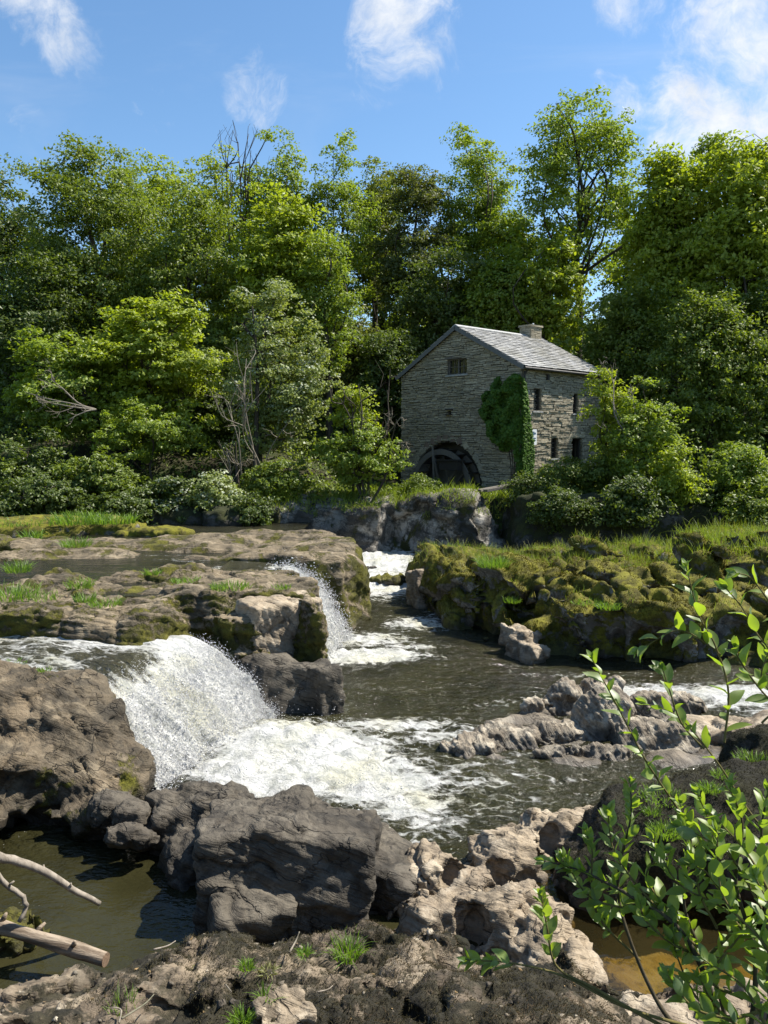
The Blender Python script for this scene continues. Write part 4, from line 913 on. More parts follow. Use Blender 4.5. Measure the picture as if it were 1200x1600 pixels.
# ------------------------------------------------------------------ the mill
MA = math.atan2(.66, .75); M0 = np.array([6.02, 34.0, 2.7]); W_, G_ = 6.15, 7.75
ex = np.array([math.cos(MA), math.sin(MA), 0]); ey = np.array([-math.sin(MA), math.cos(MA), 0])
EAVE = 5.62; RIDGE = EAVE + 2.02; TH = .42
def on_gable(px, py):
    r = ray(px, py); k = ((M0 - CAM) @ ex) / (r @ ex); p = CAM + k * r - M0; return p @ ey, p[2]
def on_side(px, py):
    r = ray(px, py); k = ((M0 - CAM) @ ey) / (r @ ey); p = CAM + k * r - M0; return p @ ex, p[2]
mill = thing('stone_mill', 'old grey stone watermill with slate roof standing above the river cliff', 'mill', tuple(M0), MA)
def rect_from(fn, x0, y0, x1, y1):
    a, b = fn(x0, (y0 + y1) / 2)[0], fn(x1, (y0 + y1) / 2)[0]; c = fn((x0 + x1) / 2, y0)[1]; d = fn((x0 + x1) / 2, y1)[1]
    return (min(a, b), max(a, b), min(c, d), max(c, d))
GW = rect_from(on_gable, 699, 560, 730, 585)
HS = {k: rect_from(on_side, *v) for k, v in dict(up1=(833, 607, 845, 642), up2=(895, 615, 903, 646), low=(860, 683, 871, 716), door=(893, 683, 909, 722)).items()}
ARC_U, ARC_Z = on_gable(697, 765); ARC_R = abs(on_gable(642, 760)[0] - on_gable(754, 760)[0]) / 2
ARC_R = min(ARC_R, 2.35)
SOCK = rect_from(on_gable, 700, 641, 706, 647)
def holes_gable(z):
    h = []
    if GW[2] < z < GW[3]: h.append((GW[0], GW[1]))
    if SOCK[2] < z < SOCK[3]: h.append((SOCK[0], SOCK[1]))
    d = ARC_R ** 2 - (z - ARC_Z) ** 2
    if d > 0 and z > ARC_Z - 1: h.append((ARC_U - math.sqrt(d), ARC_U + math.sqrt(d)))
    elif z <= ARC_Z - 1: pass
    return h
def holes_side(z): return [(r[0], r[1]) for r in HS.values() if r[2] < z < r[3]]
def span_gable(z):
    if z <= EAVE: return (0.0, G_)
    k = (z - EAVE) / (RIDGE - EAVE) * G_ / 2; return (k, G_ - k)
def free(span, holes):
    segs = [span]
    for a, b in holes:
        n = []
        for s, e in segs:
            if b <= s or a >= e: n.append((s, e))
            else:
                if a > s: n.append((s, a))
                if b < e: n.append((b, e))
        segs = n
    return [(s, e) for s, e in segs if e - s > .04]
ZB = -1.2
# core of the walls
core = MB(); z = ZB
while z < RIDGE - .06:
    dz = .12; zc = z + dz / 2
    for s, e in free(span_gable(min(zc + .06, RIDGE - .02)), holes_gable(zc)):
        core.box((.06, s, z), (TH, e, z + dz))
    if zc < EAVE:
        for s, e in free((.06, W_ - .06), holes_side(zc)): core.box((s, .06, z), (e, TH, z + dz))
        core.box((.06, G_ - TH, z), (W_ - .06, G_ - .06, z + dz))
    s, e = span_gable(min(zc + .06, RIDGE - .02)); core.box((W_ - TH, s + .06, z), (W_ - .06, e - .06, z + dz))
    z += dz
core.box((1.15, ARC_U - ARC_R - .3, ZB), (1.3, ARC_U + ARC_R + .3, ARC_Z + ARC_R + .2))
core.box((TH, ARC_U - ARC_R - .3, ARC_Z + ARC_R + .12), (1.3, ARC_U + ARC_R + .3, ARC_Z + ARC_R + .3))
core.box((.5, .5, .9), (W_ - .5, ARC_U - ARC_R - .35, .98)); core.box((.5, .5, 3.0), (W_ - .5, G_ - .5, 3.1))
core.build('wall_core', MORT, mill)
# stones: rough slabs in courses
def rough_block(k):
    r = np.random.default_rng(k); V = np.array([[x, y, z] for x in (-.5, .5) for y in (-.5, .5) for z in (-.5, .5)], float); V += r.uniform(-.07, .07, V.shape) * np.array([.6, .4, 1.2]); return V
BQ = np.array([[0, 1, 3, 2], [4, 6, 7, 5], [0, 4, 5, 1], [2, 3, 7, 6], [0, 2, 6, 4], [1, 5, 7, 3]])
BV = [rough_block(k) for k in range(10)]
BM = [mesh_np('stone', v, BQ, False, STONE) for v in BV]
stones = []          # centre (local), size (local x, y, z), variant, area
def courses(span, holes, zt, face, hmin, hmax):
    z = ZB + .5
    while z < zt:
        dz = rng.uniform(hmin, hmax); zc = z + dz / 2
        if zc > zt - .03: break
        for s, e in free(span(zc), holes(zc)):
            u = s
            while u < e - .02:
                L = min(e - u, float(np.clip(rng.lognormal(-1.1, .6), .1, 1.0)))
                if e - u - L < .12: L = e - u
                pr = rng.uniform(-.015, .05); zz = zc + .02 * math.sin(u * 1.7 + zc) + rng.uniform(-.015, .015)
                c, sz = ((.05 - pr / 2, u + L / 2, zz), (.12 + pr, L - .014, dz * rng.uniform(.72, 1.0) - .008)) if face == 'g' else ((u + L / 2, .05 - pr / 2, zz), (L - .014, .12 + pr, dz - .012))
                stones.append((c, sz, int(rng.integers(10)), L * dz * (1.15 if face == 'g' else .9) * (1.0 if zc > .4 else .3)))
                u += L
        z += dz
courses(span_gable, holes_gable, RIDGE - .08, 'g', .05, .115)
courses(lambda z: (.1, W_), holes_side, EAVE, 's', .055, .13)
stones.sort(key=lambda s: -s[3])
rest = MB()
for k, (c, sz, v, a) in enumerate(stones):
    if k < 290:
        o = link('stone', BM[v], mill, c); o.scale = sz
    else: rest.add(BV[v] * np.array(sz) + np.array(c), BQ)
tag(rest.build('stonework', STONE, mill), kind='stuff')
# flat stones over the wheel arch
for k in range(13):
    an = math.radians(28 + k * 10.4); rr = ARC_R + .16
    o = link('arch_stone', mesh_np('arch_stone', rough_block(40 + k) * np.array([.16, .30, .30]), BQ, False, REDST if 3 < k < 10 else STONE), mill, (.03, ARC_U - rr * math.cos(an), ARC_Z + rr * math.sin(an)))
    o.rotation_euler = (math.pi / 2 - an if False else an - math.pi / 2, 0, 0)
# timber beam end and socket ledge in the gable
mb = MB(); mb.box((-.10, SOCK[0] - .12, SOCK[3]), (.14, SOCK[1] + .12, SOCK[3] + .07), .01); mb.box((-.16, SOCK[0] - .08, SOCK[2] - .05), (.14, SOCK[1] + .08, SOCK[2]), .01); mb.build('beam_socket', WOODD, mill)
def window(rect, face, nx, nz, label=None, sill=True, deep=.16):
    u0, u1, z0, z1 = rect
    def B(mb, a, b, c, d, y0, y1, j=0.0):
        if face == 'g': mb.box((y0, a, c), (y1, b, d), j)
        else: mb.box((a, y0, c), (b, y1, d), j)
    fr = MB(); w_ = .055
    B(fr, u0, u0 + w_, z0, z1, deep - .05, deep + .03); B(fr, u1 - w_, u1, z0, z1, deep - .05, deep + .03)
    B(fr, u0 + w_, u1 - w_, z0, z0 + w_, deep - .05, deep + .03); B(fr, u0 + w_, u1 - w_, z1 - w_, z1, deep - .05, deep + .03)
    if face == 'g': B(fr, (u0 + u1) / 2 - .035, (u0 + u1) / 2 + .035, z0 + w_, z1 - w_, deep - .06, deep + .03)
    wn = fr.build('window', WOODG if face == 'g' else WOODD, mill)
    if label: wn['label'] = label
    b = .024; br = MB()
    us = np.linspace(u0 + w_, u1 - w_, nx + 1); zs = np.linspace(z0 + w_, z1 - w_, nz + 1)
    for q in us[1:-1]: B(br, q - b / 2, q + b / 2, z0 + w_, z1 - w_, deep - .015, deep + .015)
    for q in zs[1:-1]: B(br, u0 + w_, u1 - w_, q - b / 2, q + b / 2, deep - .011, deep + .011)
    br.build('glazing_bar', WOODG, wn)
    for i in range(nx):
        for j in range(nz):
            p = MB(); B(p, us[i] + .012, us[i + 1] - .012, zs[j] + .012, zs[j + 1] - .012, deep + .002, deep + .008); p.build('pane', GLASS, wn)
    l = MB(); B(l, u0 - .14, u1 + .14, z1 + .003, z1 + .12, -.035, .2, .008); l.build('lintel', STONE if face == 's' else WOODG, wn)
    if sill:
        l = MB(); B(l, u0 - .08, u1 + .08, z0 - .08, z0 - .003, -.09, .2, .006); l.build('sill', SLATE, wn)
window(GW, 'g', 4, 2, 'wide attic window of small panes in the gable')
window(HS['up1'], 's', 2, 4); window(HS['up2'], 's', 2, 4); window(HS['low'], 's', 2, 4)
dr = HS['door']; mb = MB()
for a, b, c, d in [(dr[0], dr[0] + .08, dr[2], dr[3]), (dr[1] - .08, dr[1], dr[2], dr[3]), (dr[0] + .08, dr[1] - .08, dr[3] - .08, dr[3])]: mb.box((a, .12, c), (b, .26, d))
dw = mb.build('doorway', WOODD, mill)
mb = MB(); mb.box((dr[0] - .2, -.03, dr[3] + .003), (dr[1] + .2, .2, dr[3] + .14), .01); mb.build('lintel', STONE, dw)
mb = MB(); mb.box((dr[0] + .1, .32, dr[2]), (dr[0] + .16, 1.0, dr[3] - .08)); mb.build('door', WOODD, dw)
# roof
SL = math.hypot(G_ / 2, RIDGE - EAVE); pit = math.atan2(RIDGE - EAVE, G_ / 2); OV, OG = .26, .16
mb = MB()
for sgn in (0, 1):
    def R3(u, s, n):  # u along ridge, s up the slope from the eave, n out of the slope
        y = s * math.cos(pit) - n * math.sin(pit); zz = EAVE + s * math.sin(pit) + n * math.cos(pit)
        return (u, y if sgn == 0 else G_ - y, zz)
    V = [R3(u, s, n) for u in (-OG, W_ + OG) for s in (-OV, SL + .02) for n in (.02, .10)]
    mb.add(V, BQ if sgn == 0 else BQ[:, ::-1])
roof = mb.build('roof', WOODD, mill)
slv = [mesh_np('slate', v, BQ, False, SLATE) for v in BV[:6]]
rest = MB(); nsl = 0; rows = 19; dzs = (SL + OV) / rows
cells = [(r, c, sgn) for sgn in (0, 1) for r in range(rows) for c in range(22)]
for (r, c, sgn) in cells:
    wsl = (W_ + 2 * OG) / 21.5; u = -OG + (c + (.5 if r % 2 else 0)) * wsl
    u0, u1 = max(u - wsl / 2, -OG - .02), min(u + wsl / 2, W_ + OG + .02)
    if u1 - u0 < .05: continue
    s0 = -OV - .03 + r * dzs; L = dzs * 1.35; v = int(rng.integers(6)); tilt = rng.uniform(.028, .05)
    ctr_s = s0 + L / 2; nn = .125 + rng.uniform(0, .012)
    ang = pit - tilt / L * 1.2
    y = ctr_s * math.cos(pit) - nn * math.sin(pit); zz = EAVE + ctr_s * math.sin(pit) + nn * math.cos(pit)
    sz = (u1 - u0 - .008, L, .022); cx = ((u0 + u1) / 2, y if sgn == 0 else G_ - y, zz); rot = Euler((ang if sgn == 0 else -ang, 0, rng.uniform(-.012, .012)))
    if sgn == 0 and nsl < 295 and (r < 15):
        o = link('slate', slv[v], roof, cx); o.scale = sz; o.rotation_euler = rot; nsl += 1
    else: rest.add((BV[v] * np.array(sz)) @ np.array(rot.to_matrix()).T + np.array(cx), BQ)
tag(rest.build('slate_courses', SLATE, roof), kind='stuff')
for k in range(14):
    mb = MB(); a = -OG + k * (W_ + 2 * OG) / 14; b = a + (W_ + 2 * OG) / 14 - .012
    for sg in (1, -1):
        M = Matrix.Translation((0, G_ / 2, RIDGE + .17)) @ Matrix.Rotation(-sg * pit, 4, 'X')
        mb.box((a, 0 if sg > 0 else -.2, -.02), (b, .2 if sg > 0 else 0, .02), 0, M)
    mb.build('ridge_tile', LEADM, roof)
for u in (-OG - .035, W_ + OG + .005):
    mb = MB()
    for sgn in (0, 1):
        V = []
        for uu in (u, u + .03):
            for s in (-OV, SL + .05):
                for n in (-.07, .11):
                    y = s * math.cos(pit) - n * math.sin(pit); zz = EAVE + s * math.sin(pit) + n * math.cos(pit); V.append((uu, y if sgn == 0 else G_ - y, zz))
        mb.add(V, BQ if sgn == 0 else BQ[:, ::-1])
    mb.build('bargeboard', BARGE, roof)
# gutter and pipes
gy0 = -OV * math.cos(pit) - .06; gz0 = EAVE - OV * math.sin(pit) + .02
mb = MB(); mb.tube([(-OG, gy0, gz0), (W_ + OG, gy0, gz0 - .03)], .06, 8); mb.build('gutter', IRON, mill)
mb = MB(); mb.tube(spline([(.12, gy0, gz0), (.12, -.1, gz0 - .25), (.12, -.075, gz0 - .5), (.12, -.075, 1.0)], 16), .045, 7); mb.build('downpipe', IRON, mill)
mb = MB(); mb.tube([(W_ - .1, -.075, 3.2), (W_ - .1, -.075, .6)], .04, 7); mb.build('downpipe', IRON, mill)
mb = MB(); mb.box((1.75, -.09, EAVE - .52), (1.9, .1, EAVE - .28)); mb.build('bracket', WOODD, mill)
mb = MB(); mb.tube([(W_ - 1.35, -.05, 3.55), (W_ - .9, -.3, 3.58), (W_ + .1, -.35, 3.52)], .03, 6); mb.build('iron_bracket', IRON, mill)
# chimney
ch = MB(); ccx, ccy = W_ - .62, G_ / 2; cb, ct = RIDGE - .5, RIDGE + .66
ch.box((ccx - .42, ccy - .32, cb), (ccx + .42, ccy + .32, ct - .1)); chim = ch.build('chimney', MORT, mill)
mb = MB(); z = RIDGE - .45
while z < ct - .16:
    dz = rng.uniform(.08, .13)
    for ax_ in (0, 1):
        for sgn in (-1, 1):
            hl = .44 if ax_ == 0 else .34; u = -hl
            while u < hl - .02:
                L = min(rng.uniform(.15, .4), hl - u); L = hl - u if hl - u - L < .1 else L; v = int(rng.integers(10))
                if ax_ == 0: c = (ccx + u + L / 2, ccy + sgn * .33, z + dz / 2); sz = (L - .012, .06 + rng.uniform(0, .03), dz - .012)
                else: c = (ccx + sgn * .43, ccy + u + L / 2, z + dz / 2); sz = (.06 + rng.uniform(0, .03), L - .012, dz - .012)
                mb.add(BV[v] * np.array(sz) + np.array(c), BQ); u += L
    z += dz
mb.build('stonework', STONE, chim)
mb = MB(); mb.box((ccx - .50, ccy - .42, ct - .09), (ccx + .50, ccy + .42, ct), .015); mb.build('cap_slab', STONE, chim)
mb = MB(); mb.tube([(ccx + .2, ccy, ct), (ccx + .2, ccy, ct + .16)], .05, 7); mb.build('flue_stub', WHITE, chim)

# water wheel in its arch
def mill_pt(p): return M0 + ex * p[0] + ey * p[1] + np.array([0, 0, p[2]])
wc = mill_pt((.1, ARC_U + .15, ARC_Z - .1)); RW = ARC_R - .28
wheel = thing('water_wheel', 'broken dark timber waterwheel set in the arch of the mill gable', 'waterwheel', tuple(wc), MA)
for xx in (-.38, .30):
    mb = MB(); n = 40
    for k in range(n):
        a0, a1 = 2 * math.pi * k / n, 2 * math.pi * (k + 1) / n
        V = [(xx + dx, r * math.cos(a), r * math.sin(a)) for dx in (0, .07) for r in (RW - .26, RW) for a in (a0, a1)]
        mb.add(V, BQ)
    mb.build('rim', WOODG, wheel)
    for k in range(6):
        a = 2 * math.pi * k / 6 + .26
        mb = MB(); M = Matrix.Rotation(a, 4, 'X'); mb.box((xx + .005, .1, -.05), (xx + .065, RW - .2, .05), 0, M); mb.build('spoke', WOODG, wheel)
for k in range(22):
    a = 2 * math.pi * k / 22 + .05
    mb = MB(); M = Matrix.Rotation(a, 4, 'X') @ Matrix.Translation((0, RW - .16, 0)) @ Matrix.Rotation(.5, 4, 'X'); mb.box((-.36, -.2, -.02), (.33, .22, .02), .006, M); mb.build('paddle', WOODG if k in (0, 1, 2, 21) else WOODD, wheel)
mb = MB(); mb.tube([(-.5, 0, 0), (1.0, 0, 0)], .12, 10); mb.build('axle', WOODD, wheel)
# timber prop and trough in front of the wheel
mb = MB(); a, b = on_gable(687, 698), on_gable(691, 750); mb.tube([(-.5, a[0], a[1]), (-.55, b[0], b[1] - .3)], .055, 5)
pr = tag(link('timber_post', mb.me('timber_post', WOODG), None, tuple(M0)), 'leaning pale timber post in front of the waterwheel', 'post'); pr.rotation_euler = (0, 0, MA)
a, b = on_gable(703, 719), on_gable(732, 717); mb = MB(); mb.box((-.75, min(a[0], b[0]), a[1] - .45), (-.45, max(a[0], b[0]), a[1] - .02), .02); mb.box((-.85, min(a[0], b[0]) - .1, a[1] - .02), (-.4, max(a[0], b[0]) + .12, a[1] + .07), .02)
pr = tag(link('wooden_trough', mb.me('wooden_trough', WOODD), None, tuple(M0)), 'dark wooden trough with a pale top board beside the waterwheel', 'trough'); pr.rotation_euler = (0, 0, MA)
# old planks over the cleft
p0, p1 = py_(755, 766, 31.6), py_(800, 758, 32.6)
mb = MB(); d = p1 - p0; L = np.linalg.norm(d); M = Matrix.Translation((0, 0, 0)) @ Vector(d).to_track_quat('X', 'Z').to_matrix().to_4x4()
mb.box((0, -.25, -.05), (L, -.01, .03), .02, M); mb.box((-.1, .02, -.05), (L, .26, .04), .02, M)
tag(link('footbridge_plank', mb.me('footbridge_plank', WOODG), None, tuple(p0)), 'old grey planks lying across the dark cleft by the mill', 'planks')
# sign
u, z1 = on_side(833.0, 671); u2, z2 = on_side(829.5, 695)
sg = thing('sign', 'narrow white notice board on the mill corner below the ivy', 'sign', tuple(mill_pt((u - .12, -.16, z2))), MA)
hh = z1 - z2
mb = MB(); mb.box((-.16, -.02, 0), (.16, .02, hh)); mb.build('board', WHITE, sg)
mb = MB(); mb.box((-.10, -.026, hh * .62), (-.02, -.022, hh * .86)); mb.box((.0, -.026, hh * .68), (.09, -.022, hh * .80)); mb.box((-.10, -.026, hh * .40), (.10, -.022, hh * .46)); mb.box((-.08, -.026, hh * .27), (.09, -.022, hh * .32)); mb.build('print', INK, sg)
mb = MB(); mb.tube([(0, .02, -.4), (0, .02, hh)], .025, 6); mb.build('post', WOODD, sg)

# ------------------------------------------------------------------ trees and shrubs
def leaf_quads(C, N, L, asp=.55, fold=.18):
    n = len(C); N = N / (np.linalg.norm(N, axis=1)[:, None] + 1e-9)
    T = np.cross(N, rng.normal(size=(n, 3))); T /= np.linalg.norm(T, axis=1)[:, None] + 1e-9
    B = np.cross(N, T); h = L[:, None]
    V = np.stack([C - T * h * .5, C + B * h * asp * .5 - N * h * asp * fold - T * h * .06, C + T * h * .5, C - B * h * asp * .5 - N * h * asp * fold - T * h * .06], 1).reshape(-1, 3)
    return V, np.arange(4 * n).reshape(-1, 4)
def unit(n):
    v = rng.normal(size=(n, 3)); return v / np.linalg.norm(v, axis=1)[:, None]
def crown_clumps(n, r, lump=.22, shell=.62, seed=0, flat=0.0, egg=0.0):
    d = unit(n); lo = fbm(d * 1.9 + seed * 3.1, 3, seed) ; rad = (1 + lump * lo * 1.6) * (shell + (1 - shell) * rng.random(n) ** .6)
    P = d * rad[:, None]
    P[:, :2] *= (1 - egg * P[:, 2:3] * .5)
    return P * np.array(r), d
def make_crown(r, nclump, nleaf, lsize, csize, seed, lump=.22, shell=.62, flat=.6, updir=.5, egg=.25, asp=.6):
    """returns clump centres, and leaf V,Q about the crown centre"""
    C, d = crown_clumps(nclump, r, lump, shell, seed, egg=egg)
    k = rng.uniform(.65, 1.35, nclump); w = k ** 2 / (k ** 2).sum()
    idx = rng.choice(nclump, nleaf, p=w)
    K = 7; sub_ = unit(nclump * K).reshape(nclump, K, 3) * rng.uniform(.35, 1.1, (nclump, K, 1)) * csize * k[:, None, None] * np.array([1, 1, flat])
    sub_[..., 2] -= .16 * (sub_[..., 0] ** 2 + sub_[..., 1] ** 2) / csize
    kk = rng.integers(0, K, nleaf); ks = rng.uniform(.5, 1.25, (nclump, K))[idx, kk]
    o = rng.normal(size=(nleaf, 3)); o *= (np.minimum(1, 1.35 / (np.linalg.norm(o, axis=1) + .01)) ** .6)[:, None]
    off = o * csize * (k[idx] * ks)[:, None] * np.array([1, 1, flat * .85]) * .30
    off[:, 2] -= .3 * (off[:, 0] ** 2 + off[:, 1] ** 2) / csize
    P = C[idx] + sub_[idx, kk] + off
    N = unit(nleaf) * .75 + np.array([0, 0, updir]) + .35 * d[idx] + .3 * o / 1.5
    V, Q = leaf_quads(P, N, lsize * rng.uniform(.65, 1.3, nleaf), asp)
    return C, V, Q
def limbs(mb, base, cc, C, r0, h, nl, crown_r, lean=(0, 0), fork=.35, twig=.012, k=6, wob=.25):
    """trunk from base up through the crown, main limbs to clumps, twigs to the rest"""
    top = cc + np.array([0, 0, crown_r[2] * .55]); n = 9
    u = np.linspace(0, 1, n)[:, None]
    P = base + (top - base) * u + np.concatenate([rng.normal(0, wob, (n, 2)) * np.minimum(u, .8), np.zeros((n, 1))], 1) * np.array([1, 1, 0])
    P[0] = base; P = spline(P, 16); R = r0 * (1 - np.linspace(0, 1, 16)) ** .8 + .02; R[0] *= 1.35
    mb.tube(P, R, k + 2, False)
    Cw = C + cc; order = rng.permutation(len(C)); main = order[:nl]; nodes = [P[int(len(P) * .45):]]; 
    for m in main:
        e = Cw[m]; tz = np.clip((e[2] - base[2]) * rng.uniform(.45, .8) + base[2], base[2] + h * fork, top[2]); s = P[np.argmin(np.abs(P[:, 2] - tz))]
        mid = (s + e) / 2 + np.array([*rng.normal(0, .18, 2), -.06]) * np.linalg.norm(e - s)
        Q = spline([s, mid, e], 8); mb.tube(Q, np.linspace(r0 * .36, twig * 1.6, 8), k - 1, False); nodes.append(Q[2:])
    NN = np.vstack(nodes)
    for m in order[nl:]:
        e = Cw[m]; j = np.argmin(((NN - e) ** 2).sum(1)); s = NN[j]
        mid = (s + e) / 2 + rng.normal(0, .12, 3) * np.linalg.norm(e - s)
        mb.tube([s, mid, e], [twig * 2.0, twig * 1.4, twig * .7], 3, False)
def at_px(px, py, Y): return py_(px, py, Y)
def tree(name, label, cat, px, ptop, pbot, hw, Y, mat, seed, nclump=110, nleaf=20000, lsize=.22, csize=None, trunk_r=.2, base_px=None, lump=.25, shell=.55, flat=.6, egg=.25, depthk=.9, group=None, bark=None, gz=None, nl=9, wob=.25, updir=.5, blossom=0.0, asp=.6, fork=.3):
    ptop = ptop + .02 * (pbot - ptop); cc = at_px(px, (ptop + pbot) / 2, Y); rx = hw * cc[1] / FPX; rz = (at_px(px, ptop, Y)[2] - at_px(px, pbot, Y)[2]) / 2
    r = np.array([rx, rx * depthk, rz]); csize = csize or .34 * float(np.cbrt(rx * rx * rz))
    r = np.maximum(r * .95 - csize * .42, .25 * r); nleaf = int(nleaf * 1.25)
    bx = at_px(base_px if base_px is not None else px, pbot, Y)[0]
    bz = float(hill_z(bx, Y)) - .1 if gz is None else gz
    base = np.array([bx, Y, bz]); st = rng.bit_generator.state
    root = thing(name, label, cat, tuple(base), 0, group)
    C, V, Q = make_crown(r, nclump, nleaf, lsize, csize, seed, lump, shell, flat, updir, egg, asp)
    mb = MB(); limbs(mb, np.zeros(3), cc - base, C, trunk_r, max(cc[2] - bz, .5), nl, r, fork=fork, wob=wob)
    link('trunk' if trunk_r > .07 else 'stem', mb.me('trunk', bark or BARK, True), root)
    link('crown' if trunk_r > .07 else 'foliage', mesh_np('crown', V + (cc - base), Q, False, mat), root)
    if blossom:
        n = int(nleaf * blossom); k = rng.integers(0, nclump, n); d = unit(n); d[:, 2] = np.abs(d[:, 2])
        V2, Q2 = leaf_quads(C[k] * 1.05 + d * csize * .55 * np.array([1, 1, .6]) + (cc - base), d + np.array([0, -.3, .8]), rng.uniform(.06, .16, n), .9)
        link('blossom', mesh_np('blossom', V2, Q2, False, L_FLOW), root)
    return root
T = tree
# back of the wood, along the skyline
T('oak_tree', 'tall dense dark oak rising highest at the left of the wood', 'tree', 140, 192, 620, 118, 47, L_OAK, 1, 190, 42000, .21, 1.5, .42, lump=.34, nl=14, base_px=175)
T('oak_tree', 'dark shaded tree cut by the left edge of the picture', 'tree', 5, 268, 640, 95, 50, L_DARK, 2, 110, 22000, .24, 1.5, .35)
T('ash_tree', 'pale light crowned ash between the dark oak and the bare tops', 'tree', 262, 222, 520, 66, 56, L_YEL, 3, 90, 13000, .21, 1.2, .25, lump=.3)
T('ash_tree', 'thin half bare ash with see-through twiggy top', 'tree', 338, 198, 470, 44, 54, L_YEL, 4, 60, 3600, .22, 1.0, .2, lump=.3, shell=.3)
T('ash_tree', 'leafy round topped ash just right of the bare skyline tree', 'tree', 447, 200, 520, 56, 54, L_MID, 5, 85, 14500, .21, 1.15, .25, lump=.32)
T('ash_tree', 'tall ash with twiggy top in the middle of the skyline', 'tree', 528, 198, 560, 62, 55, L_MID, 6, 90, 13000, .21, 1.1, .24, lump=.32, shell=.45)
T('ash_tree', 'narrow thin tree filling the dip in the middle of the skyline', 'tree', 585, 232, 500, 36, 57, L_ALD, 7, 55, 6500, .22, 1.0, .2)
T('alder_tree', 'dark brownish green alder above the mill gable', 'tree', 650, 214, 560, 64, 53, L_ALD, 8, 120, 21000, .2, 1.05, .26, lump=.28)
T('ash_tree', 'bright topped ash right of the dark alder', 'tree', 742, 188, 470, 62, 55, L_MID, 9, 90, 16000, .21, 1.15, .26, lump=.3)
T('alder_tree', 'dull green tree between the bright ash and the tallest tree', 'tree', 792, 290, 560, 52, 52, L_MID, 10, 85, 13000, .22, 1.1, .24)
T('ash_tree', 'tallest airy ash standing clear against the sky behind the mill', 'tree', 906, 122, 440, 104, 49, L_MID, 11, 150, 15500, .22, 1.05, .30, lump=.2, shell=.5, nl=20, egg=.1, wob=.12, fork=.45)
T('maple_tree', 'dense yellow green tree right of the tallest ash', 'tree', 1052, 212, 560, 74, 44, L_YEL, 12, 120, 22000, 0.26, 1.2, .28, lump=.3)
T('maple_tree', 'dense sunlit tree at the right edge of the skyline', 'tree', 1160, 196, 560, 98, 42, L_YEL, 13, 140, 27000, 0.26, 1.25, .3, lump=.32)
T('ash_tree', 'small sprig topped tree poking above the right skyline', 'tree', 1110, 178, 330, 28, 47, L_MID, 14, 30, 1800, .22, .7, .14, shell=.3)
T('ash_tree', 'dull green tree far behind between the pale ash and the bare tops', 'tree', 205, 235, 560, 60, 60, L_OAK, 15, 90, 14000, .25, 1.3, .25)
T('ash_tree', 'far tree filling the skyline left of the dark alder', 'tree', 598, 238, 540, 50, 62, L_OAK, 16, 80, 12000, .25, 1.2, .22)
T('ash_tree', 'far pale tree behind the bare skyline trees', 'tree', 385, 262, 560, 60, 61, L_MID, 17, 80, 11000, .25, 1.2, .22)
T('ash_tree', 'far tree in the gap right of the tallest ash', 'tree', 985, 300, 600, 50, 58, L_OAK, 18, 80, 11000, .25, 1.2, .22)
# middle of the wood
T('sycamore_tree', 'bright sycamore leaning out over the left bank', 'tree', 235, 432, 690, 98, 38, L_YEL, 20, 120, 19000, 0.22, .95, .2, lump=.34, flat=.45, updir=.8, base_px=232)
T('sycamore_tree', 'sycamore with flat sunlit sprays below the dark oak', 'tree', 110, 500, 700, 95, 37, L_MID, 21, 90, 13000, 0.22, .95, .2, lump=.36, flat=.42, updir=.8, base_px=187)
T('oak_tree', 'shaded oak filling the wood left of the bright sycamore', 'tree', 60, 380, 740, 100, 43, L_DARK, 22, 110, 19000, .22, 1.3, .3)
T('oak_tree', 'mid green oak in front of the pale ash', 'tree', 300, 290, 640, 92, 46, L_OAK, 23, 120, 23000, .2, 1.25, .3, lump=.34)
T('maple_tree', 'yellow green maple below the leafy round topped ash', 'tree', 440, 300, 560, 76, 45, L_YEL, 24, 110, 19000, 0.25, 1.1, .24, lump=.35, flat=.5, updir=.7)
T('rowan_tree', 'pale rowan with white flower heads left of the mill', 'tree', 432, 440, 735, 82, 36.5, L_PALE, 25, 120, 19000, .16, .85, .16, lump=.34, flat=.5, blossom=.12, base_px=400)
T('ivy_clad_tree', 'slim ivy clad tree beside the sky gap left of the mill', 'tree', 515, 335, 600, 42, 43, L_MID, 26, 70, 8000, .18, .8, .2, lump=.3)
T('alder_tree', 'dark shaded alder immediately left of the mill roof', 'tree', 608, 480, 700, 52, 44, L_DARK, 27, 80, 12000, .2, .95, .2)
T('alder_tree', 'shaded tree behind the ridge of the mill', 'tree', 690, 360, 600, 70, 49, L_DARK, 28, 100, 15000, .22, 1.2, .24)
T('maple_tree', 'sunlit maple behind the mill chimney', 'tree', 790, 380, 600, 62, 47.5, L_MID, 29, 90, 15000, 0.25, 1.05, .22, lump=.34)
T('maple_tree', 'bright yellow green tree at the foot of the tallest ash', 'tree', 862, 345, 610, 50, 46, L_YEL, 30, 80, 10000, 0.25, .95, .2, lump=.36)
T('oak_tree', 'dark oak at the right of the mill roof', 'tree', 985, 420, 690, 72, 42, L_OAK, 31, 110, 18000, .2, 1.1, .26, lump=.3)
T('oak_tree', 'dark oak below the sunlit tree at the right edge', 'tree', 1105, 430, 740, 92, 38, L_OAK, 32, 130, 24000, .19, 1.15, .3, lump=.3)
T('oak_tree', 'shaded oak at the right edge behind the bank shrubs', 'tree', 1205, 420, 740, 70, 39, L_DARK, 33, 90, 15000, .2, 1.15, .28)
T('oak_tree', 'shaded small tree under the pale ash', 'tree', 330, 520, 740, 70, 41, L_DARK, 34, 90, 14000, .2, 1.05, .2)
T('alder_tree', 'shaded thin tree between the rowan and the mill', 'tree', 548, 470, 690, 56, 46, L_ALD, 35, 80, 9000, .2, .95, .18)
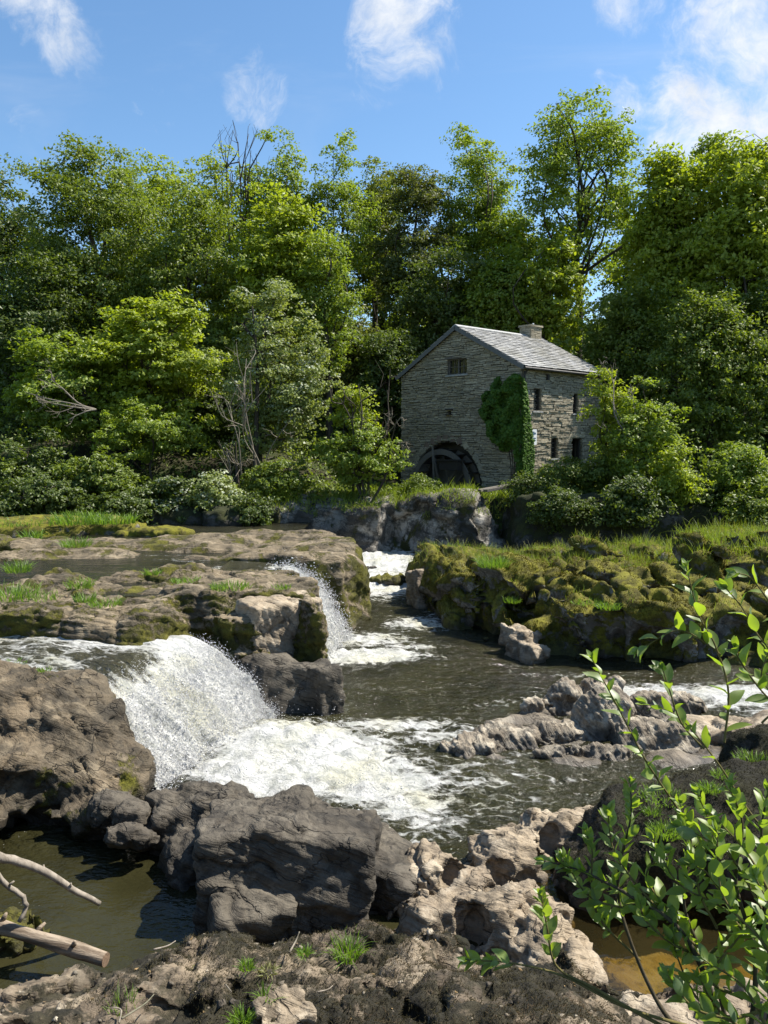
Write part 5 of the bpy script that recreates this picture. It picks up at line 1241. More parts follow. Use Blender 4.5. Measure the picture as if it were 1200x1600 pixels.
# shrubs on the far bank
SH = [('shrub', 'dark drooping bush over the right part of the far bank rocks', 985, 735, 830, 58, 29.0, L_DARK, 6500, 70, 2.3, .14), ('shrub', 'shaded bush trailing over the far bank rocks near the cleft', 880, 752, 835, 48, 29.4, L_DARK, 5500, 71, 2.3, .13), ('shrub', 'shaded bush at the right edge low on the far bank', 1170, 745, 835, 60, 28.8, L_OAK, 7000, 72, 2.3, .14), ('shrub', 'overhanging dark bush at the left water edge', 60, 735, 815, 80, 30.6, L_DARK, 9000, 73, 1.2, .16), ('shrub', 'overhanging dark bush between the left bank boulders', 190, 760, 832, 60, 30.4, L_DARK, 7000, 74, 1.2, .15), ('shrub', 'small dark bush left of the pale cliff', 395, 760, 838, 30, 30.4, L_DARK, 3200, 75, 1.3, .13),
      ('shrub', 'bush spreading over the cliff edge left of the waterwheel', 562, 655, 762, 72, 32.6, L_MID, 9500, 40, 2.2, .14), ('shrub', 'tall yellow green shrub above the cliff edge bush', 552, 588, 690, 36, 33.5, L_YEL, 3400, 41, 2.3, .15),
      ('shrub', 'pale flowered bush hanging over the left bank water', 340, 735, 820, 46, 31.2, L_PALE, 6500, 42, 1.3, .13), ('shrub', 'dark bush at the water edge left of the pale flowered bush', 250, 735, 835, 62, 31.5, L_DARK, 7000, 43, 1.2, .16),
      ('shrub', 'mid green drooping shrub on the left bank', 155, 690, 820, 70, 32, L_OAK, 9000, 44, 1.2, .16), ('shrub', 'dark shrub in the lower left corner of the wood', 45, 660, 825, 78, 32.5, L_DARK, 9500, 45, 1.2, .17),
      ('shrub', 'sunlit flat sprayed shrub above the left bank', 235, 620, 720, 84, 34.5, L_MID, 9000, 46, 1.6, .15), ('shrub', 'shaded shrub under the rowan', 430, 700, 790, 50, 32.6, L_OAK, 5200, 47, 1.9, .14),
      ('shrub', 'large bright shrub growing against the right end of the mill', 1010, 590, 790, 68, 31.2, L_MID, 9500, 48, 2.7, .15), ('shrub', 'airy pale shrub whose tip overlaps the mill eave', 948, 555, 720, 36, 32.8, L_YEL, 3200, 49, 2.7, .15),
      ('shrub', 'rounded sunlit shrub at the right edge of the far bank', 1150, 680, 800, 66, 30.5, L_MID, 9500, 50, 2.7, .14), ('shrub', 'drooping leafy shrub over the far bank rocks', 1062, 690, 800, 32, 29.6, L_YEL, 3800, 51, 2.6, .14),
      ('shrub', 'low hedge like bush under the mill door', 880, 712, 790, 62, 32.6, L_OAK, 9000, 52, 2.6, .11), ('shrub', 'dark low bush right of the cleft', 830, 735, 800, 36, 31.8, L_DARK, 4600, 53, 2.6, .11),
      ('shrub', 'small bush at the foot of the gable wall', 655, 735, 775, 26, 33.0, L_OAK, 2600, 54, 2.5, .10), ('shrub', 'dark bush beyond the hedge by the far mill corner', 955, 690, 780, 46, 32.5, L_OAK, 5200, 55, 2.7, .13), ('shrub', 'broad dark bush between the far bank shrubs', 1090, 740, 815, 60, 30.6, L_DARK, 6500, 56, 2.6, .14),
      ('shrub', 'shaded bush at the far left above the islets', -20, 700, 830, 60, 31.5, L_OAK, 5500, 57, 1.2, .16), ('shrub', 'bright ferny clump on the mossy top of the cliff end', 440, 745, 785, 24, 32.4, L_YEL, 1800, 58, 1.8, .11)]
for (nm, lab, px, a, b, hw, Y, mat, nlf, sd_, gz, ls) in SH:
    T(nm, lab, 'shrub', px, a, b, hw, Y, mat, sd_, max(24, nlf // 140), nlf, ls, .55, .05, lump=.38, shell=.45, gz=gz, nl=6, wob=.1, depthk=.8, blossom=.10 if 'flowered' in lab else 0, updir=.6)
# undergrowth on the slope: leafy mass nobody could count
n = 90000; x = rng.uniform(-34, 34, n); y = 32.3 + 38 * rng.random(n) ** 1.3
keep = ~((x > -1.5) & (x < 13.5) & (y > 30) & (y < 46) & (((x - M0[0]) * ey[0] + (y - M0[1]) * ey[1] > -1.2) & ((x - M0[0]) * ey[0] + (y - M0[1]) * ey[1] < G_ + .8) & ((x - M0[0]) * ex[0] + (y - M0[1]) * ex[1] > -2.8) & ((x - M0[0]) * ex[0] + (y - M0[1]) * ex[1] < W_ + .8)))
x, y = x[keep], y[keep]
hh = np.clip(1.1 + 1.6 * fbm(np.stack([x * .45, y * .45, 0 * x], 1), 3, 8) + .02 * (y - 33), .12, 2.6) * np.where((x > -6) & (x < 12) & (y < 37), .35, 1.0)
z = hill_z(x, y) + hh * rng.random(len(x)) ** .7
V, Q = leaf_quads(np.stack([x, y, z], 1), unit(len(x)) * .8 + np.array([0, -.2, .7]), rng.uniform(.16, .42, len(x)) * np.clip(.55 + (y - 33) * .02, .5, 1.0), .65)
tag(link('undergrowth', mesh_np('undergrowth', V, Q, False, L_OAK)), 'leafy undergrowth covering the wooded slope', kind='stuff')
# a far belt of trees closing the wood behind
n = 46000; x = rng.uniform(-75, 75, n); y = rng.uniform(66, 84, n)
hh = np.clip(5.2 + 4.5 * fbm(np.stack([x * .16, y * .16, 0 * x], 1), 3, 18), .5, 10) * (1 - .75 * np.exp(-((x + 1.8) / 4.0) ** 2)) * (1 - .7 * np.exp(-((x - 19) / 4.5) ** 2))
z = hill_z(x, y) + hh * rng.random(n) ** .8
V, Q = leaf_quads(np.stack([x, y, z], 1), unit(n) + np.array([0, 0, .5]), rng.uniform(.35, .75, n), .7)
tag(link('far_wood', mesh_np('far_wood', V, Q, False, L_OAK)), 'far belt of trees along the top of the slope', kind='stuff')

# bare trees and dead boughs
def dead(name, label, cat, base, tips, r0, mat, k=5, sub=3, jit=.12):
    root = np.array(base); mb = MB()
    for tp in tips:
        tp = np.array(tp, float) - root; L = np.linalg.norm(tp); P = spline([np.zeros(3), tp * .35 + rng.normal(0, jit * .4, 3) * L, tp * .7 + rng.normal(0, jit * .4, 3) * L, tp], 12)
        mb.tube(P, np.linspace(r0, r0 * .2, 12), k, False)
        for s in range(sub):
            j = rng.integers(4, 11); q = P[j]; e = q + (P[j] - P[j - 2]) * rng.uniform(.4, 1.1) + rng.normal(0, min(.14, .5 / L), 3) * L
            Q = spline([q, (q + e) / 2 + rng.normal(0, .04, 3) * L, e], 7); mb.tube(Q, np.linspace(r0 * .45, r0 * .12, 7), 4, False)
            for s2 in range(2):
                e2 = Q[4] + rng.normal(0, min(.10, .3 / L), 3) * L + (Q[6] - Q[4]); mb.tube([Q[4], (Q[4] + e2) / 2 + rng.normal(0, .02, 3) * L, e2], [r0 * .22, r0 * .15, r0 * .08], 3, False)
    return tag(link(name, mb.me(name, mat, True), None, tuple(root)), label, cat)
def pp(px, py, Y): return py_(px, py, Y)
dead('bare_tree', 'leafless twiggy tree standing against the sky left of centre', 'tree', (*pp(372, 520, 54)[:2], float(hill_z(pp(372, 520, 54)[0], 54))), [pp(352, 230, 54), pp(372, 222, 54.5), pp(392, 235, 54), pp(385, 260, 53), pp(360, 270, 55)], .11, BARK, sub=6, jit=.04)
dead('bare_tree', 'second leafless top just right of the first bare tree', 'tree', (*pp(412, 520, 55)[:2], float(hill_z(pp(412, 520, 55)[0], 55))), [pp(400, 240, 55), pp(416, 262, 55.5)], .09, BARK, sub=6, jit=.04)
dead('dead_bough', 'bleached dead bough reaching left over the bank shrubs', 'branch', pp(150, 640, 33.5), [pp(38, 612, 33), pp(60, 628, 32.6), pp(75, 590, 33.2), pp(110, 655, 32.8)], .05, BOUGH, sub=5)
dead('dead_bough', 'pale dead bough forking in front of the left gable edge', 'branch', pp(585, 700, 33), [pp(612, 645, 32.8), pp(640, 690, 32.7), pp(634, 640, 32.6), pp(560, 640, 32.8)], .045, BOUGH, sub=4)
dead('dead_bough', 'grey bare branches in the shrub right of the mill', 'branch', pp(1000, 700, 31), [pp(935, 560, 32), pp(960, 640, 31.3), pp(985, 600, 31.5), pp(940, 668, 31.6)], .04, BOUGH, sub=4)
dead('dead_tree', 'dead grey twiggy small tree in front of the rowan', 'tree', (*pp(395, 790, 33.5)[:2], 1.7), [pp(350, 620, 33), pp(385, 560, 33.5), pp(420, 600, 33), pp(450, 660, 33), pp(340, 690, 32.6), pp(455, 720, 33)], .055, BOUGH, sub=6)
dead('dead_tree', 'twisted bare tree in the cliff edge bush', 'tree', (*pp(575, 770, 32.2)[:2], 2.2), [pp(530, 620, 32), pp(560, 600, 32.4), pp(605, 610, 32.5), pp(620, 655, 32)], .07, BARK, sub=5)
dead('broken_trunk', 'broken dead trunk with ivy standing above the rowan', 'tree', (*pp(398, 760, 35.2)[:2], 1.8), [pp(394, 478, 35.2)], .17, BARK, sub=3, jit=.03)
dead('shed_trunk', 'dark trunk leaning at the foot of the rowan', 'tree', (*pp(372, 760, 33.8)[:2], 1.7), [pp(368, 690, 33.8)], .13, BARK, sub=1, jit=.03)
for o in list(COL.objects):
    if o.name.startswith('shed_trunk'): o.name = 'tree_stump'

# ivy on the mill corner
IVG = [on_gable(*p) for p in [(757, 640), (762, 655), (770, 690), (790, 700), (806, 700), (812, 745), (830, 745), (830, 590), (800, 588), (790, 600), (778, 592), (772, 612), (762, 622)]]
n = 9000
pts_ = []
while len(pts_) < n:
    y_ = rng.uniform(-.1, 3.2, 3000); z_ = rng.uniform(.2, 5.4, 3000)
    d_ = poly_sd([(max(a, -.05), b) for a, b in IVG], y_ + .35 * fbm(np.stack([y_ * 1.8, z_ * 1.8, 0 * y_], 1), 4, 3), z_ + .35 * fbm(np.stack([y_ * 1.8, z_ * 1.8, 0 * y_ + 4], 1), 4, 3)); k_ = d_ < 0
    for a, b, c in zip(y_[k_], z_[k_], d_[k_]): pts_.append((-.06 - rng.random() * min(.42, -c * .8 + .08) * (.55 + .9 * (math.sin(a * 5.1 + b * 1.3) * math.sin(b * 4.3 - a) > 0)), a, b))
pts_ = np.array(pts_[:n]); N = np.stack([-np.ones(n), rng.normal(-.2, .6, n), rng.normal(.5, .55, n)], 1)
IVS = [on_side(*p) for p in [(806, 590), (818, 600), (822, 650), (829, 690), (829, 745), (812, 745)]]
sx_ = rng.uniform(-.1, 1.0, 9000); sz_ = rng.uniform(.2, 5.2, 9000); k_ = poly_sd([(max(a, -.1), b) for a, b in IVS], sx_, sz_) < 0
P2 = np.stack([sx_[k_], -.06 - .16 * rng.random(k_.sum()), sz_[k_]], 1)[:2200]; N2 = np.stack([rng.normal(-.1, .4, len(P2)), -np.ones(len(P2)), rng.normal(.45, .4, len(P2))], 1)
V, Q = leaf_quads(np.vstack([pts_, P2]), np.vstack([N, N2]), rng.uniform(.11, .24, n + len(P2)), .8)
iv = thing('ivy', 'dark green ivy climbing the near corner of the mill', 'ivy', tuple(M0), MA); link('foliage', mesh_np('foliage', V, Q, False, L_IVY), iv)
mb = MB()
for k in range(4): mb.tube(spline([(-.06, .15 + .10 * k, .0), (-.06, .15 + .12 * k, 1.5), (-.06, .2 + .25 * k, 3.0), (-.06, .3 + .3 * k, 4.2)], 14), .022, 5)
mb.build('stem', BARK, iv, True)

# ------------------------------------------------------------------ grasses and mosses
def samp(V, Q, n, cond=None, wfn=None):
    N = vnormals(V, Q); c = V[Q].mean(1); nn = N[Q].mean(1); A = np.linalg.norm(np.cross(V[Q[:, 2]] - V[Q[:, 0]], V[Q[:, 3]] - V[Q[:, 1]]), axis=1)
    m = np.ones(len(Q), bool) if cond is None else cond(c, nn)
    A = np.where(m, A, 0)
    if wfn is not None: A = A * wfn(c, nn)
    i = rng.choice(len(Q), n, p=A / A.sum()); u, v = rng.random((2, n, 1)); q = V[Q[i]]
    return (q[:, 0] * (1 - u) + q[:, 1] * u) * (1 - v) + (q[:, 3] * (1 - u) + q[:, 2] * u) * v, nn[i]
def blades(P, D, L, W, bend=.5, seg=3, gravity=.5):
    """P roots, D directions, L lengths: curved tapering blades"""
    n = len(P); D = D / (np.linalg.norm(D, axis=1)[:, None] + 1e-9)
    S = np.cross(D, unit(n)); S /= np.linalg.norm(S, axis=1)[:, None] + 1e-9
    B = np.cross(S, D); L = np.broadcast_to(L, (n,))[:, None]; W = np.broadcast_to(W, (n,))[:, None]
    bd = bend * rng.uniform(.3, 1.2, (n, 1)) * rng.choice([-1, 1], (n, 1)); V = []
    for k in range(seg + 1):
        u = k / seg; c = P + D * L * u + B * L * bd * u * u * .6 - np.array([0, 0, 1]) * L * gravity * u * u * .5
        if k < seg: V += [c - S * W * (1 - u * .75) * .5, c + S * W * (1 - u * .75) * .5]
        else: V += [c]
    m = 2 * seg + 1; V = np.stack(V, 1).reshape(-1, 3); b = np.arange(n)[:, None] * m
    Q = np.concatenate([b + np.array([[2 * k, 2 * k + 1, 2 * k + 3, 2 * k + 2]]) for k in range(seg - 1)]) if seg > 1 else np.zeros((0, 4), int)
    return V, [Q, b + np.array([[2 * seg - 2, 2 * seg - 1, 2 * seg]])]
def stuff_blades(name, lab, P, D, L, W, mat, **kw):
    V, F = blades(P, D, L, W, **kw); return tag(link(name, mesh_np(name, V, F, False, mat)), lab, kind='stuff')
def nrm(c): return fbm(c * np.array([.9, .9, .3]), 3, 71)
UP = np.array([0, 0, 1.0])
# grass along the top of the mossy outcrop
P, N = samp(VF, QF, 26000, lambda c, n: (n[:, 2] > .55), lambda c, n: np.clip(ss(c[:, 1] - np.interp(c[:, 0], [.7, 1.5, 2.1, 2.9, 3.5, 5.5, 8], [24.0, 20.3, 19.3, 17.6, 16.9, 16.6, 16.2]), 3.5, 4.6) + 1.3 * ss(c[:, 0], 6.6, 8.0) * ss(c[:, 2], 1.75, 2.3) + .35 * (nrm(c) > .33) * (c[:, 2] > 1.2) - .02, 0, 2))
stuff_blades('bank_grass', 'sunlit grass along the top of the mossy outcrop', P, N * .4 + UP + rng.normal(0, .35, P.shape), rng.gamma(4, .042, len(P)) * (1 + .7 * ss(P[:, 0], 6.6, 8)), .014, L_GRASS)
P, N = samp(VF, QF, 5000, lambda c, n: (n[:, 2] > .5) & (c[:, 1] > 20.5))
stuff_blades('seeding_grass', 'tall pale seeding grass stems on the bank top', P, UP + rng.normal(0, .2, P.shape), rng.uniform(.2, .5, len(P)), .010, L_DRYG)
# fuzz of moss on the outcrop, the mound and the foreground
P, N = samp(VF, QF, 70000, lambda c, n: (n[:, 2] > -.2) & (c[:, 1] < 23) & (c[:, 2] > .25), lambda c, n: .15 + ss(nrm(c * 1.3 + 3), -.25, .2))
stuff_blades('moss', 'olive moss fuzz on the outcrop', P, N + .5 * UP + rng.normal(0, .5, P.shape), rng.uniform(.025, .07, len(P)), .022, L_MOSSO, seg=1)
P, N = samp(VN, QN, 90000, lambda c, n: (n[:, 2] > -.1) & (c[:, 1] > 3.9), lambda c, n: ss(fbm(c * 1.7 + 7, 4, 5, .65) + .42 * np.exp(-((c[:, 0] + .6) / 1.3) ** 2) - .3 * ss(-c[:, 0], 1.2, 2.2) + .03, -.06, .14))
stuff_blades('moss', 'black moss strands on the foreground rock', P, N * .8 + np.array([.35, -.2, .1]) + rng.normal(0, .4, P.shape), rng.uniform(.014, .05, len(P)), .0045, L_MOSSB, seg=2, bend=.8)
P, N = samp(VN, QN, 26000, lambda c, n: (n[:, 2] > .1) & (c[:, 1] > 3.9) & (c[:, 0] > -.2), lambda c, n: ss(fbm(c * 1.5 + 17, 3, 6), -.05, .2))
stuff_blades('moss', 'reddish brown moss at the bottom of the foreground rock', P, N * .6 + np.array([.4, -.2, .1]) + rng.normal(0, .4, P.shape), rng.uniform(.012, .035, len(P)), .0035, L_MOSSR, seg=2, bend=.8)
P, N = samp(VM, QM, 42000, lambda c, n: (n[:, 2] > -.2) & (c[:, 2] > .15))
stuff_blades('moss', 'black moss coat on the mound', P, N + rng.normal(0, .45, P.shape), rng.uniform(.018, .05, len(P)), .006, L_MOSSK, seg=1)
# grass on the cliff lip under the wheel
P, N = samp(VE, QE, 9000, lambda c, n: (n[:, 2] > .5) & (c[:, 2] > 1.9))
stuff_blades('cliff_grass', 'rough grass along the lip of the cliff under the mill', P, UP + np.array([0, -.35, 0]) + rng.normal(0, .35, P.shape), rng.gamma(4, .08, len(P)), .022, L_GRASS)
x = rng.uniform(-2, 13, 9000); y = rng.uniform(32.2, 34.5, 9000); P = np.stack([x, y, hill_z(x, y) - .05], 1)
stuff_blades('bank_grass', 'long shaded grass at the foot of the mill', P, UP + rng.normal(0, .4, P.shape), rng.uniform(.2, .7, len(P)), .03, L_GRASS)

def nearest_top(V, x, y):
    m = (np.abs(V[:, 0] - x) < .18) & (np.abs(V[:, 1] - y) < .18); return float(V[m, 2].max()) if m.any() else None
def tuft(label, px, py, Vs, zguess, n, L, W, spread=.5, mat=None, rad=.06, group='grass tufts on the rocks', name='grass_tuft', gravity=.6, bend=.6, up=1.0, Y=None):
    if Y is None: x, y = pz(px, py, zguess)
    else: p = py_(px, py, Y); x, y = p[0], p[1]
    for _ in range(6):                                   # settle on the rock that is really there
        z = nearest_top(Vs, x, y) if Vs is not None else zguess
        if z is None: z = zguess
        if Y is None: x, y = [a + .5 * (b - a) for a, b in zip((x, y), pz(px, py, z))]
    a = rng.uniform(0, 2 * math.pi, n); rr = rad * np.sqrt(rng.random(n)); P = np.stack([rr * np.cos(a), rr * np.sin(a), np.full(n, -.02)], 1)
    D = np.stack([np.cos(a) * spread * rng.random(n), np.sin(a) * spread * rng.random(n), np.full(n, up)], 1) + rng.normal(0, .15, (n, 3))
    V, F = blades(P, D, L * rng.uniform(.5, 1.15, n), W, bend=bend, seg=4, gravity=gravity)
    o = link(name, mesh_np(name, V, F, False, mat or L_TUFT), None, (x, y, z)); return tag(o, label, 'grass', group) if rad < .9 else tag(o, label, kind='stuff')
tuft('tallest bright grass tuft on the foreground rock', 543, 1492, VN, .5, 130, .30, .011, .75, rad=.11, gravity=.7)
tuft('small star shaped tuft left of the tallest foreground grass', 475, 1490, VN, .5, 80, .085, .009, 1.4, rad=.05)
tuft('bright small tuft on black moss', 385, 1512, VN, .6, 85, .095, .010, 1.2, rad=.05)
tuft('pale yellow low tuft right of the bright small tuft', 418, 1516, VN, .6, 90, .06, .010, 1.8, L_DRYG, rad=.07)
tuft('spiky upright tuft near the pale grey pointed stone', 415, 1560, VN, .8, 40, .15, .010, 1.0, rad=.05)
tuft('bright tuft at the bottom edge beside the pale grey pointed stone', 378, 1592, VN, .95, 110, .12, .010, .9, rad=.07)
tuft('thin sparse tuft behind dry twigs at lower left', 195, 1570, VN, .6, 40, .14, .006, .7, rad=.12)
for (lab, px, py, L, n, rad) in [('tall tuft by the upper river at the left', 120, 884, .42, 220, .42), ('tuft at the left edge beside the upper river', 28, 900, .42, 170, .3), ('wide grass patch on the ledge at the left edge', 14, 932, .38, 260, .6), ('soft tuft below the tall upper river tuft', 125, 914, .34, 150, .26),
                             ('small tuft on the middle of the ledge top', 238, 897, .24, 80, .2), ('bright patch of grass at the right of the ledge top', 360, 918, .22, 200, .4), ('small grass patch left of the bright ledge patch', 292, 908, .18, 140, .32), ('thin tuft near the ledge brink', 440, 918, .16, 70, .2), ('tuft drooping over the ledge front', 165, 945, .25, 120, .3),
                             ('pale tuft on the step above the ledge front', 133, 938, .26, 90, .2), ('faint tuft on the left part of the ledge', 62, 935, .25, 100, .4)]:
    tuft(lab, px, py, VA, 1.95, n, L, .016, .7, L_TUFT, rad, 'grass tufts on the ledge')
for (lab, px, py, L, n, rad) in [('grass on the left islet', 40, 822, .30, 420, 1.6), ('tall grass on the middle islet', 125, 816, .65, 420, 1.0), ('grass on the right islet', 180, 822, .5, 330, .75), ('tuft on the flat tan rock in the upper river', 50, 845, .5, 110, .3)]:
    tuft(lab, px, py, None, 2.15 if py < 840 else 1.95, n, L, .03, .6, L_TUFT, rad, 'grass on the islets', Y=27.2 if py < 840 else 24.0)
for (lab, px, py, L, n, rad) in [('leafy sprouts on top of the banded rock', 15, 1022, .12, 60, .25), ('sprouts at the right top of the banded rock', 75, 1028, .10, 50, .2), ('tiny sprouts halfway down the banded rock', 70, 1045, .08, 50, .09)]:
    tuft(lab, px, py, VG, 1.75, n, L, .014, 1.0, L_TUFT, rad, 'sprouts on the banded rock')
for (lab, px, py, L, n, rad) in [('big bright grass tuft on the moss mound', 1040, 1300, .15, 260, .16), ('tuft at the upper left of the moss mound', 1035, 1245, .13, 230, .25), ('round tuft beside the pale slab behind the willow', 1108, 1233, .13, 190, .12), ('tuft low on the left of the moss mound', 1018, 1268, .10, 130, .1), ('grass patch at the right edge of the mound', 1180, 1190, .16, 230, .25), ('small tuft under the right edge grass patch', 1128, 1210, .10, 120, .12), ('faint tuft on the mound right of the big bright one', 1085, 1320, .08, 90, .1)]:
    tuft(lab, px, py, VM, .95, n, L, .008, .8, L_TUFT, rad, 'grass tufts on the moss mound')
for (lab, px, py, Y, L, n, rad) in [('bright grass spilling down the middle of the outcrop', 770, 885, 22.2, .45, 300, .4), ('small tuft on the outcrop step', 800, 925, 20.2, .25, 100, .2), ('tuft in the joint between two outcrop blocks', 950, 950, 17.9, .25, 120, .25), ('short grass on the brow of the front outcrop block', 920, 942, 18.0, .14, 160, .4)]:
    p = py_(px, py, Y); tuft(lab, px, py, VF, p[2], n, L, .014, .7, L_TUFT, rad, 'grass tufts on the outcrop')
tag(link('cushion_moss', mesh_np('cushion_moss', *((lambda P_: (lambda VF_: (VF_[0], VF_[1]))(blades(P_, unit(1500) + UP * .8, .03, .008, seg=1)))(rng.normal(0, .04, (1500, 3)) * np.array([1, 1, .5]))), False, L_YEL), None, (*pz(312, 1520, .62), .62)), 'small bright yellow moss cushion on a stone at lower left', 'moss')

# loose pebbles and grit in the hollows of the foreground
P, N = samp(VN, QN, 420, lambda c, n: (n[:, 2] > .6) & (c[:, 1] > 3.9)); mb = MB()
for p_, k in zip(P, range(len(P))):
    s_ = rng.gamma(2.2, .007) + .005; V_ = OCT * (rng.uniform(.6, 1.4, (6, 1)) * np.array([1.2, 1.0, .6])) * s_; mb.add(V_ @ np.array(Euler((0, 0, rng.uniform(0, 6))).to_matrix()) + p_, None, OCF)
tag(mb.build('pebbles', GREYR, None, True), 'loose pebbles and grit on the foreground rock', kind='stuff')
P, N = samp(VN, QN, 260, lambda c, n: (n[:, 2] > .5) & (c[:, 1] > 3.9))
V, Q = leaf_quads(P + np.array([0, 0, .012]), N + rng.normal(0, .3, P.shape), rng.uniform(.02, .05, len(P)), .5)
tag(link('dead_leaves', mesh_np('dead_leaves', V, Q, False, plain('dead_leaf', (.24, .16, .075), .8, .2, .5))), 'dry dead leaves caught in the foreground moss', kind='stuff')

# ------------------------------------------------------------------ fallen wood
def wobble(P, a): return np.asarray(P, float) + rng.normal(0, a, (len(P), 3))
A_ = np.array([*pz(-300, 1345, .75), .75]); B_ = np.array([*pz(158, 1500, .22), .22])
lg = thing('fallen_log', 'thick pale fallen log lying across the dark pool', 'log', tuple(A_), math.atan2(B_[1] - A_[1], B_[0] - A_[0]))
Lg = np.linalg.norm(B_ - A_); dz_ = (B_[2] - A_[2])
P = np.stack([np.linspace(0, Lg, 40), .012 * np.sin(np.linspace(0, 9, 40)), np.linspace(0, dz_, 40) + .01 * np.sin(np.linspace(0, 7, 40))], 1)
mb = MB(); mb.tube(P, .066 + .006 * np.sin(np.linspace(0, 23, 40)) + rng.uniform(-.003, .003, 40), 14, False); mb.build('bark', LOGM, lg, True)
mb = MB(); mb.tube([P[-1] - [.004, 0, 0], P[-1] + [.006, 0, 0]], .063, 14); mb.build('cut_end', plain('cut_wood', (.17, .115, .075), .9, .2, .6, 30.0), lg)
for u, an in [(.28, .5), (.55, 2.6), (.68, 1.4), (.78, .6), (.91, 2.0)]:
    q = P[int(u * 39)]; d = np.array([.5, math.cos(an), math.sin(an)]); mb = MB(); mb.tube([q + d * .05, q + d * .10, q + d * .135], [.028, .022, .012], 6); mb.build('knot', LOGM, lg, True)
def px_path(L): return [py_(a, b, Y) for a, b, Y in L]
b0 = np.array(px_path([(-310, 1235, 8.7), (-150, 1300, 7.4), (-40, 1330, 6.8), (25, 1345, 6.9), (70, 1362, 7.0), (110, 1388, 7.1), (155, 1412, 7.25)]))
mb = MB(); mb.tube(wobble(spline(b0, 26), .004) - b0[0], np.linspace(.06, .026, 26), 8); tw = b0 - b0[0]
for j, d in [(5, (.02, -.03, .07)), (4, (-.02, .02, .06)), (5, (.05, 0, -.05))]: mb.tube([tw[j], tw[j] + np.array(d)], [.018, .008], 5)
tag(link('dead_branch', mb.me('dead_branch', BARKP, True), None, tuple(b0[0])), 'bare grey branch pointing right above the dark pool', 'branch')
b0 = np.array(px_path([(-85, 1316, 7.05), (-40, 1340, 6.85), (-10, 1360, 6.7), (12, 1385, 6.75), (35, 1400, 6.8), (40, 1420, 6.8), (30, 1440, 6.75)]))
mb = MB(); mb.tube(wobble(spline(b0, 20), .004) - b0[0], np.linspace(.03, .02, 20), 7); mb.tube([b0[3] - b0[0], b0[3] - b0[0] + [.06, .0, .05]], [.018, .008], 5)
tag(link('dead_branch', mb.me('dead_branch', BARKP, True), None, tuple(b0[0])), 'curved short grey branch bending down to the log', 'branch')
for lab, L, r in [('thin pale stick standing in the black moss', [(452, 1488, 5.9), (462, 1470, 6.0), (468, 1455, 6.05)], .009), ('dry twig lying on the moss at lower left', [(190, 1582, 5.0), (225, 1560, 5.2), (240, 1545, 5.3)], .008), ('forked dry twig beside the thin sparse tuft', [(185, 1570, 5.1), (188, 1550, 5.2), (172, 1546, 5.2)], .007),
                  ('pale twig on the rim above the dark pool', [(240, 1502, 6.0), (262, 1496, 6.05), (275, 1488, 6.1)], .008), ('short twig in the middle of the black moss', [(496, 1540, 5.4), (512, 1536, 5.45), (520, 1530, 5.5)], .006), ('thin twig right of the bright small tuft', [(352, 1540, 5.4), (362, 1552, 5.3)], .005)]:
    b0 = np.array(px_path(L)); 
    for i_ in range(len(b0)):
        zt = nearest_top(VN, b0[i_][0], b0[i_][1])
        if zt is not None and i_ == 0: sh = zt + .01 - b0[i_][2]
    b0[:, 2] += sh if abs(sh) < .3 else 0
    mb = MB(); mb.tube(spline(b0, 10) - b0[0], np.linspace(r, r * .5, 10), 6); tag(link('twig', mb.me('twig', BARKP, True), None, tuple(b0[0])), lab, 'twig')

# ------------------------------------------------------------------ the willow in the lower right corner
def leaf_mesh(k):
    r = np.random.default_rng(300 + k); n = 7; u = np.linspace(0, 1, n); wdt = .27 * np.sin(math.pi * np.clip(u * .94 + .03, 0, 1) ** .85) ** .9; curl = r.uniform(-.2, .45); V = []
    for i in range(n):
        y = u[i]; zc = -curl * y * y + .03 * math.sin(6 * y + k)
        V += [(-wdt[i], y, zc + wdt[i] * .35 + r.uniform(-.012, .012)), (0, y, zc), (wdt[i], y, zc + wdt[i] * .35 + r.uniform(-.012, .012))]
    Q = [[3 * i + a, 3 * i + a + 1, 3 * i + a + 4, 3 * i + a + 3] for i in range(n - 1) for a in (0, 1)]
    V += [(-.018, -.10, 0), (.018, -.10, 0)]; m = len(V); return np.array(V), np.array(Q + [[m - 2, m - 1, 1, 0], ][:0])
LV = [leaf_mesh(k) for k in range(6)]
LMs = [mesh_np('leaf', v, q, True, L_WIL) for v, q in LV]
